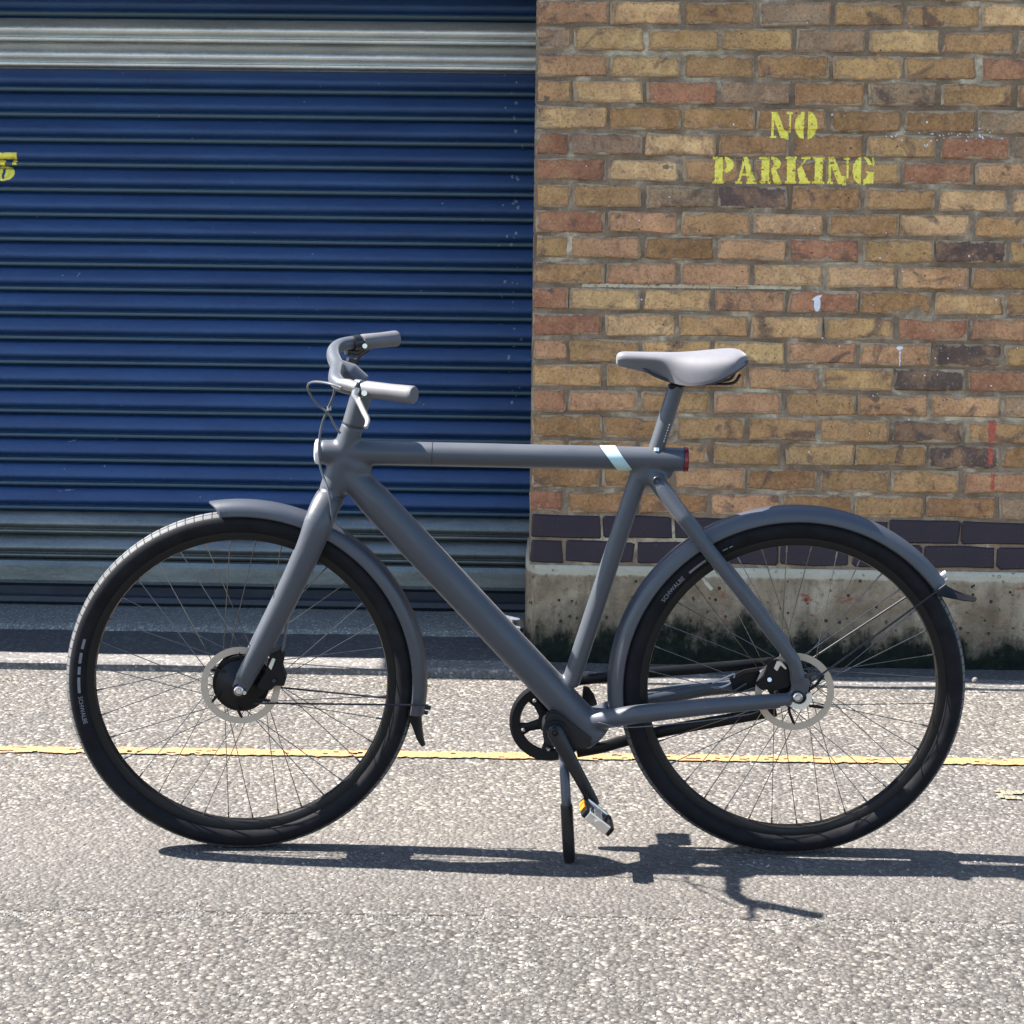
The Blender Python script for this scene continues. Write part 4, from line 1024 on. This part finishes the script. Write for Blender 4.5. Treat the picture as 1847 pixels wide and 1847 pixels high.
# light coloured e-shifter arm and rods seen through the rear wheel
mb = MB(); mb.tube(curve_pts([B(1285, 1232, .01), B(1305, 1224, .01), B(1325, 1216, .01), B(1318, 1232, .01), B(1298, 1240, .01), B(1283, 1238, .01)], 4), .0022, 8)
mb.build('shift_linkage', M['lever'], bike)
mb = MB(); mb.tube([B(1322, 1248, .03), B(1347, 1233, .035)], .0024, 8); mb.build('shift_rod', M['blackmetal'], bike)
mb = MB(); mb.add(*plate([(1318, 1228), (1345, 1214), (1384, 1208), (1392, 1222), (1350, 1246), (1322, 1248)], -0.01, 0.02, B)); mb.build('shift_housing', M['black'], bike, False)

# ---- chain case, chainring, cranks, pedals
FN = -0.052
def cc(pts, r, name, el=(0.55, 1)):
    mb = MB(); P = curve_pts([B(x, y, FN) for x, y in pts], 5); mb.tube(P, r, 14, ell=[el] * len(P), refdir=(0, 1, 0)); return mb
mb = cc([(1022, 1229), (1090, 1222), (1165, 1214), (1300, 1203), (1400, 1194)], 0.0112, 'a'); o = mb.build('chain_case', M['black'], bike); o['label'] = 'upper run of the enclosed black chain case'
mb = cc([(1040, 1356), (1085, 1348), (1120, 1338), (1200, 1318), (1300, 1300), (1400, 1282)], 0.0125, 'a'); o = mb.build('chain_case', M['black'], bike); o['label'] = 'lower run of the enclosed black chain case'
mb = MB(); c = B(1437, 1236, FN); mb.lathe([(0.010, 0.012), (0.044, 0.012), (0.048, 0.006), (0.048, -0.006), (0.044, -0.010), (0.010, -0.010)], V((0, -FN, TR)), None, 36, True); mb.build('chain_case_end', M['black'], bike)
CN = -0.045; cc_ = B(991, 1301, CN)
mb = MB(); mb.lathe([(0.0835, -0.006), (0.0835, 0.006), (0.079, 0.009), (0.062, 0.007), (0.060, 0), (0.062, -0.007), (0.079, -0.009)], cc_, None, 64, True)
for k in range(5):
    a = 2 * pi * k / 5 + radians(52); p0 = cc_ + V((0.014 * cos(a), 0, 0.014 * sin(a))); p1 = cc_ + V((0.064 * cos(a), 0, 0.064 * sin(a))); mb.tube([p0, p0.lerp(p1, .6), p1], [0.0125, 0.0095, 0.015], 12, ell=[(0.4, 1)] * 3, refdir=(0, 1, 0))
mb.lathe([(0.0005, -0.009), (0.024, -0.008), (0.024, 0.008), (0.0005, 0.009)], cc_, None, 24)
ring = mb.build('chainring', M['black'], bike)
for k in range(5):
    a = 2 * pi * k / 5 + radians(52); disc('chainring_bolt', cc_ + V((0.057 * cos(a), -0.010, 0.057 * sin(a))), 0, 0.0042, M['alu'], ring)
# teeth of the guide ring right of the seat tube
mb = MB(); mb.add(*plate([(1052, 1238), (1062, 1240), (1072, 1254), (1078, 1272), (1066, 1276), (1050, 1262)], CN - .004, CN + .004, B)); mb.build('chain_guide', M['black'], ring, False)
# bottom bracket boss
mb = MB(); b0 = B(1001, 1311, 0.0); mb.tube([b0 + V((0, 0.042, 0)), b0 + V((0, -0.046, 0))], 0.0265, 28); mb.tube([b0 + V((0, -0.046, 0)), b0 + V((0, -0.058, 0))], [0.020, 0.014], 24)
mb.add(*plate([(982, 1294), (990, 1283), (1008, 1284), (1072, 1330), (1062, 1352), (1040, 1352), (990, 1330)], 0.018, 0.036, B, .004))
mb.build('bottom_bracket', M['blackmetal'], bike)
def crank(px0, py0, px1, py1, n, flip=1):
    a = B(px0, py0, n); b = B(px1, py1, n); v = b - a
    mb = MB(); mb.tube([a - v * .03, a + v * .02, a.lerp(b, .5), b - v * .06, b + v * .01], [0.013, 0.0175, 0.0135, 0.012, 0.0095], 18, ell=[(0.5, 1)] * 5, refdir=(0, 1, 0))
    o = mb.build('crank', M['blackmetal'], bike); return o, a, b
cr, ca, cb = crank(1000, 1318, 1073, 1452, 0.070)
disc('crank_cap', ca + V((0, -0.009, 0)), 0, 0.008, M['blackmetal'], cr)
off = V((cb.x - ca.x, 0, cb.z - ca.z)); fa2 = V((ca.x, 0.075, ca.z)); fb2 = fa2 - off
mb = MB(); mb.tube([fa2 + off * .03, fa2 - off * .02, fa2.lerp(fb2, .5), fb2 + off * .06, fb2], [0.013, 0.0175, 0.0135, 0.012, 0.0095], 18, ell=[(0.5, 1)] * 5, refdir=(0, 1, 0)); mb.build('crank', M['blackmetal'], bike)
def pedal(c, s, tilt):
    """c: crank end, s: -1 near side, 1 far side"""
    e = empty('pedal', None, bike); Rm = Matrix.Rotation(tilt, 4, 'Y')
    e.matrix_local = Matrix.Translation(c + V((0, s * 0.065, 0))) @ Rm
    mb = MB(); mb.tube([(0, -s * 0.068, 0), (0, s * 0.045, 0)], [0.006, 0.0075], 14); mb.build('axle', M['alu'], e)
    for q in (-1, 1): mb = MB(); mb.box((q * 0.030, 0, 0), 0.011, 0.078, 0.019, None, 0.004); mb.build('cage', M['black'], e, False)
    mb = MB()
    for q in (-1, 1): mb.box((0, q * 0.036, 0), 0.054, 0.006, 0.021, None, 0.003)
    mb.box((0, 0, 0), 0.022, 0.064, 0.014, None, 0.004)
    for q in (-1, 1):
        for w in (-1, 1): mb.box((q * 0.012, w * 0.03, 0), 0.020, 0.006, 0.014, Matrix.Rotation(q * w * .5, 3, 'Z'), 0.001)
    mb.build('plate', M['alu'], e, False)
    for q in ((-1, 1) if s < 0 else ()):
        mb = MB(); mb.box((q * 0.037, 0, 0), 0.004, 0.05, 0.014, None, 0.001); mb.build('reflector', M['amber'], e, False)
    return e
pedal(cb, -1, radians(38))
pedal(fb2 + V((-0.012, 0.0, 0.010)), 1, radians(12))
# kickstand
mb = MB(); k0 = B(1016, 1352, 0.03); k1 = B(1021, 1440, 0.085); 
kg = gnd(1027, 1556); kl = MI @ V((kg.x, kg.y, 0.004))
mb.tube([k0, k1, k1.lerp(kl, .12)], 0.0100, 16); ks = mb.build('kickstand', M['paint'], bike); mb = MB(); mb.tube([k1.lerp(kl, .10), kl.lerp(k1, .88), kl.lerp(k1, .12), kl], [0.0118, 0.0126, 0.0126, 0.0112], 16); mb.build('kickstand_foot', M['blackmetal'], ks)

# ---- seat post and saddle
sp0 = B(1180, 822); sp1 = B(1219, 700)
mb = MB(); mb.tube([sp0, sp1 + (sp1 - sp0) * .03], 0.0160, 28); post = mb.build('seat_post', M['paint'], bike)
cu_n = 7
mb = MB(); dpx = (sp1 - sp0).normalized()
for i in range(cu_n):       # small printed height marks
    p = sp0 + dpx * (0.030 + 0.0058 * i) + V((0.0085, -0.0140, 0.003)); L = (0.004, 0.0025, 0.0035, 0.002, 0.004, 0.003, 0.0045)[i]
    mb.box(p, L, 0.0008, 0.0022, Matrix.Rotation(radians(-18), 3, 'Y'))
mb.build('height_marks', M['valve'], post, False)
mb = MB(); c = sp1; mb.box(c + V((0.002, 0, .006)), 0.034, 0.032, 0.010, Matrix.Rotation(radians(-12), 3, 'Y'), 0.004); mb.build('saddle_clamp', M['black'], bike, False)
def saddle():
    n0 = B(1111, 650).x; n1 = B(1347.5, 650).x; L = n1 - n0
    # t, half width, top z (photo px at centre line), bottom-edge z (photo px, near edge)
    st = [(0.0, 0.004, 643, 655), (0.012, 0.012, 636.5, 660), (0.04, 0.0165, 634, 663), (0.09, 0.0195, 634, 666), (0.18, 0.0215, 634.5, 671), (0.28, 0.0245, 635, 679), (0.36, 0.029, 635, 687), (0.43, 0.037, 635.5, 693.5), (0.50, 0.0475, 635, 696.5),
          (0.58, 0.0580, 634, 697), (0.66, 0.0660, 632.5, 694.5), (0.74, 0.0715, 631, 688.5), (0.82, 0.0740, 629.5, 679), (0.89, 0.0725, 629, 668.5), (0.945, 0.0650, 631, 659), (0.975, 0.052, 634, 654), (0.993, 0.032, 639, 652), (1.0, 0.010, 644, 650)]
    ns = 32; vs = []; fs = []
    for (t, w, yt, yb) in st:
        x = n0 + L * t; px = 1111 + 236.5 * t
        zt = B(px, yt).z; zb = B(px, yb, w * .95).z
        q = min(1, max(0, (t - 0.34) / 0.16)); q = q * q * (3 - 2 * q)     # 0: narrow nose, 1: draped wing
        zm = (zt - min(0.016, (zt - zb) * .5)) * (1 - q) + (zb + (zt - zb) * 0.12) * q; kf = 0.42 * (1 - q) + 0.99 * q
        e = 0.75 * (1 - q) + 0.62 * q; nsk = 6
        for k in range(ns + 1):
            if k < nsk or k > ns - nsk:                    # skirt, tucked under at the nose
                u = 1 - (k if k < nsk else ns - k) / nsk; sgn = -1 if k < nsk else 1
                y = sgn * w * (1 + (kf - 1) * u ** 0.8); z = zm + (zb - zm) * u
            else:
                a = -pi / 2 + pi * (k - nsk) / (ns - 2 * nsk)
                y = w * (abs(sin(a)) ** 0.85) * (1 if a > 0 else -1); z = zm + (zt - zm) * (max(0, cos(a)) ** e)
            xx = x - (0.010 * (1 - max(0, cos(a)) if nsk <= k <= ns - nsk else 0.010) if t > .9 else 0)
            if t > .97: xx = x - .004 * (1 - (t - .97) / .03)
            vs.append((xx, y, z))
        # tuck the rim under
    m = ns + 1; n = len(st)
    for i in range(n - 1):
        for k in range(ns): fs.append((i * m + k, i * m + k + 1, (i + 1) * m + k + 1, (i + 1) * m + k))
    # underside: inset rim then closed
    b = len(vs)
    for i, (t, w, yt, yb) in enumerate(st):
        x = vs[i * m]; l = V(x); r = V(vs[i * m + ns]); c = (l + r) / 2
        for q, f in ((l, .9), (c, 1), (r, .9)):
            p = c.lerp(q, f) + V((0, 0, 0.003 if q is not c else 0.012)); vs.append(tuple(p))
    for i in range(n - 1):
        fs.append((i * m, (i + 1) * m, b + 3 * (i + 1), b + 3 * i)); fs.append((b + 3 * i, b + 3 * (i + 1), b + 3 * (i + 1) + 1, b + 3 * i + 1))
        fs.append((b + 3 * i + 1, b + 3 * (i + 1) + 1, b + 3 * (i + 1) + 2, b + 3 * i + 2)); fs.append((b + 3 * i + 2, b + 3 * (i + 1) + 2, (i + 1) * m + ns, i * m + ns))
    fs.append(tuple(range(m)))
    ring = [V(vs[(n - 1) * m + k]) for k in range(m)]; cz_ = sum(v.z for v in ring) / m; vs.append((max(v.x for v in ring) + .0022, 0, cz_)); cv = len(vs) - 1
    for k in range(m): fs.append(((n - 1) * m + k, (n - 1) * m + (k + 1) % m, cv))
    mb = MB(); mb.add(vs, fs); o = mb.build('saddle', M['saddle'], bike)
    md = o.modifiers.new('s', 'SUBSURF'); md.levels = 1; md.render_levels = 2
    for e in o.data.edges: pass
    o['label'] = 'sunlit pale grey saddle'
    mb = MB(); P = []
    for t_, w_, y_ in ((.68, .067, 694), (.76, .0715, 687.5), (.84, .0735, 677), (.91, .069, 666), (.96, .056, 657.5), (.985, .035, 654), (.992, .0, 653)):
        P.append((n0 + L * t_ - .003, -w_ * .90, B(1111 + 236.5 * t_, y_, w_).z + .0005))
    P = P + [(x_, -y_, z_) for x_, y_, z_ in P[:-1][::-1]]
    P = curve_pts(P, 4); mb.tube(P, [0.0035 + .0025 * min(1, i / 12, (len(P) - 1 - i) / 12) for i in range(len(P))], 10); mb.build('saddle_edge_shade', M['saddle_edge_shade'], o)  # dark tube added as the shaded band under the rear
    for s in (-1, 1):
        mb = MB(); P = curve_pts([(n0 + L * .18, s * .008, B(1160, 658).z), (n0 + L * .30, s * .018, B(1190, 676).z), (n0 + L * .5, s * .022, B(1225, 690).z), (n0 + L * .72, s * .024, B(1290, 690).z), (n0 + L * .88, s * .03, B(1325, 688).z), (n0 + L * .935, s * .034, B(1333, 672).z)], 6)
        mb.tube(P, 0.0032, 8); mb.build('rail', M['bolt'], o)
saddle()

# ---- handlebar, grips, levers, cables
hb = MB()
pn = [B(608, 660, 0.0000), B(606, 672, 0.0574), B(606, 686, 0.1066), B(622, 697, 0.1435), B(655, 702, 0.1681), B(690, 707, 0.1886)]
pf = [B(608, 660, 0.0000), B(602, 645, -0.0574), B(603, 632, -0.1066), B(616, 622, -0.1435), B(645, 617, -0.1681), B(668, 615, -0.1845)]
bar = curve_pts(pn[::-1] + pf[1:], 6)
hb.tube(bar, 0.0142, 20)
stem_t = B(640, 700)
hb.tube([B(608, 662), B(630, 672), B(652, 694)], [0.017, 0.021, 0.0225], 20)
hb.tube([B(654, 692), B(652, 712), ht_a + d * 0.30], [0.0205, 0.0215, 0.0215], 24)
handle = fuse(hb, 'handlebar', M['paint'], bike, 0.0022, 5)
mb = MB(); mb.add(*on_tube(ht_a, ht_b, 0.262, 0.278, 0.0232, n=1)); mb.build('stem_ring', M['bolt'], handle)
def grip(a, b, r=0.0165):
    v = (b - a).normalized(); mb = MB(); L = (b - a).length
    P = [a, a + v * .003, a + v * L * .5, b - v * .010, b - v * .003, b]; mb.tube(P, [r * .93, r, r * .98, r * 1.04, r * 1.04, r * .97], 24); return mb.build('grip', M['rubber'], bike)
ga, gb = B(659, 702, 0.1697), B(747, 712.5, 0.2255); g1 = grip(ga, gb); g1['label'] = 'near grip, end cap in shade'
fa_, fb_ = B(652, 617, -0.1697), B(716, 610.5, -0.2214); g2 = grip(fa_, fb_); g2['label'] = 'far grip'
# near brake lever: clamp, body, blade
mb = MB(); va = (gb - ga).normalized(); mb.tube([ga - va * .022, ga - va * .008], 0.0172, 20); mb.tube([B(613, 691, 0.1558), B(628, 694, 0.1640), B(645, 699, 0.1763)], [0.009, 0.0115, 0.0105], 14); mb.tube([B(644, 700, 0.1763), B(640, 716, 0.1804)], [0.009, .0075], 12)
lev = mb.build('brake_lever', M['lever'], bike); lev['label'] = 'near brake lever, sunlit silver'
mb = MB(); P = curve_pts([B(638, 712, 0.1820), B(648, 726, 0.1927), B(656, 743, 0.2132), B(663, 758, 0.2378), B(660, 771, 0.2542)], 5); mb.tube(P, [0.0062 - 0.0012 * i / 20 for i in range(len(P))], 12, ell=[(0.7, 1)] * len(P)); mb.build('lever_blade', M['lever'], lev)
mb = MB(); mb.tube([B(657, 709, 0.1845), B(657, 709, 0.1952)], .0055, 12); mb.build('pivot_bolt', M['alu'], lev)
mb = MB(); va = (fb_ - fa_).normalized(); mb.tube([fa_ - va * .022, fa_ - va * .006], 0.0165, 20); mb.tube([B(624, 634, -0.1558), B(642, 637, -0.1722), B(657, 626, -0.1804)], [0.007, 0.0105, 0.009], 14)
lev = mb.build('brake_lever', M['blackmetal'], bike); lev['label'] = 'far brake lever in shade, under the bar'
mb = MB(); P = curve_pts([B(627, 648, -0.1640), B(640, 652, -0.1804), B(650, 640, -0.2050), B(664, 632, -0.2296)], 5); mb.tube(P, 0.0045, 10); mb.build('lever_blade', M['blackmetal'], lev)
mb = MB(); mb.tube([B(658, 624, -0.1599), B(658, 624, -0.1517)], .0052, 12); mb.build('bell_stud', M['alu'], lev)
def cable(pts, r=0.0024, lab=None):
    mb = MB(); mb.tube(curve_pts(pts, 7), r, 8); o = mb.build('cable', M['cable'], bike)
    if lab: o['label'] = lab
    return o
cable([B(616, 699, .19), B(590, 691, .17), B(565, 689, .12), B(555, 696, .08), B(560, 712, .05), B(575, 732, .03), B(592, 745, .03), B(602, 764, .03), B(614, 782, .03)], lab='cable looping forward of the bar and down to the head tube')
cable([B(604, 700, .10), B(601, 715, .09), B(592, 737, .07), B(582, 762, .05), B(577, 785, .045), B(575, 812, .042), B(577, 838, .042), B(584, 862, .045), B(592, 885, .055), B(597, 915, .055), B(599, 940, .05), B(594, 965, .03)], lab='front brake cable running down past the headlight to the fork')
cable([BS(519, 1118, .04), BS(515, 1140, .045), BS(511, 1165, .045), BS(505, 1182, .04)], .0026)
mb = MB(); mb.tube([B(593.5, 733, .07), B(594, 740, .07)], .0045, 10); mb.build('cable_clip', M['lever'], bike)
cable([B(1078, 1303, .05), B(1130, 1312, .06), B(1240, 1303, .068), B(1340, 1290, .07), B(1368, 1283, .06)], .0012)
print('objects', len(bpy.data.objects))
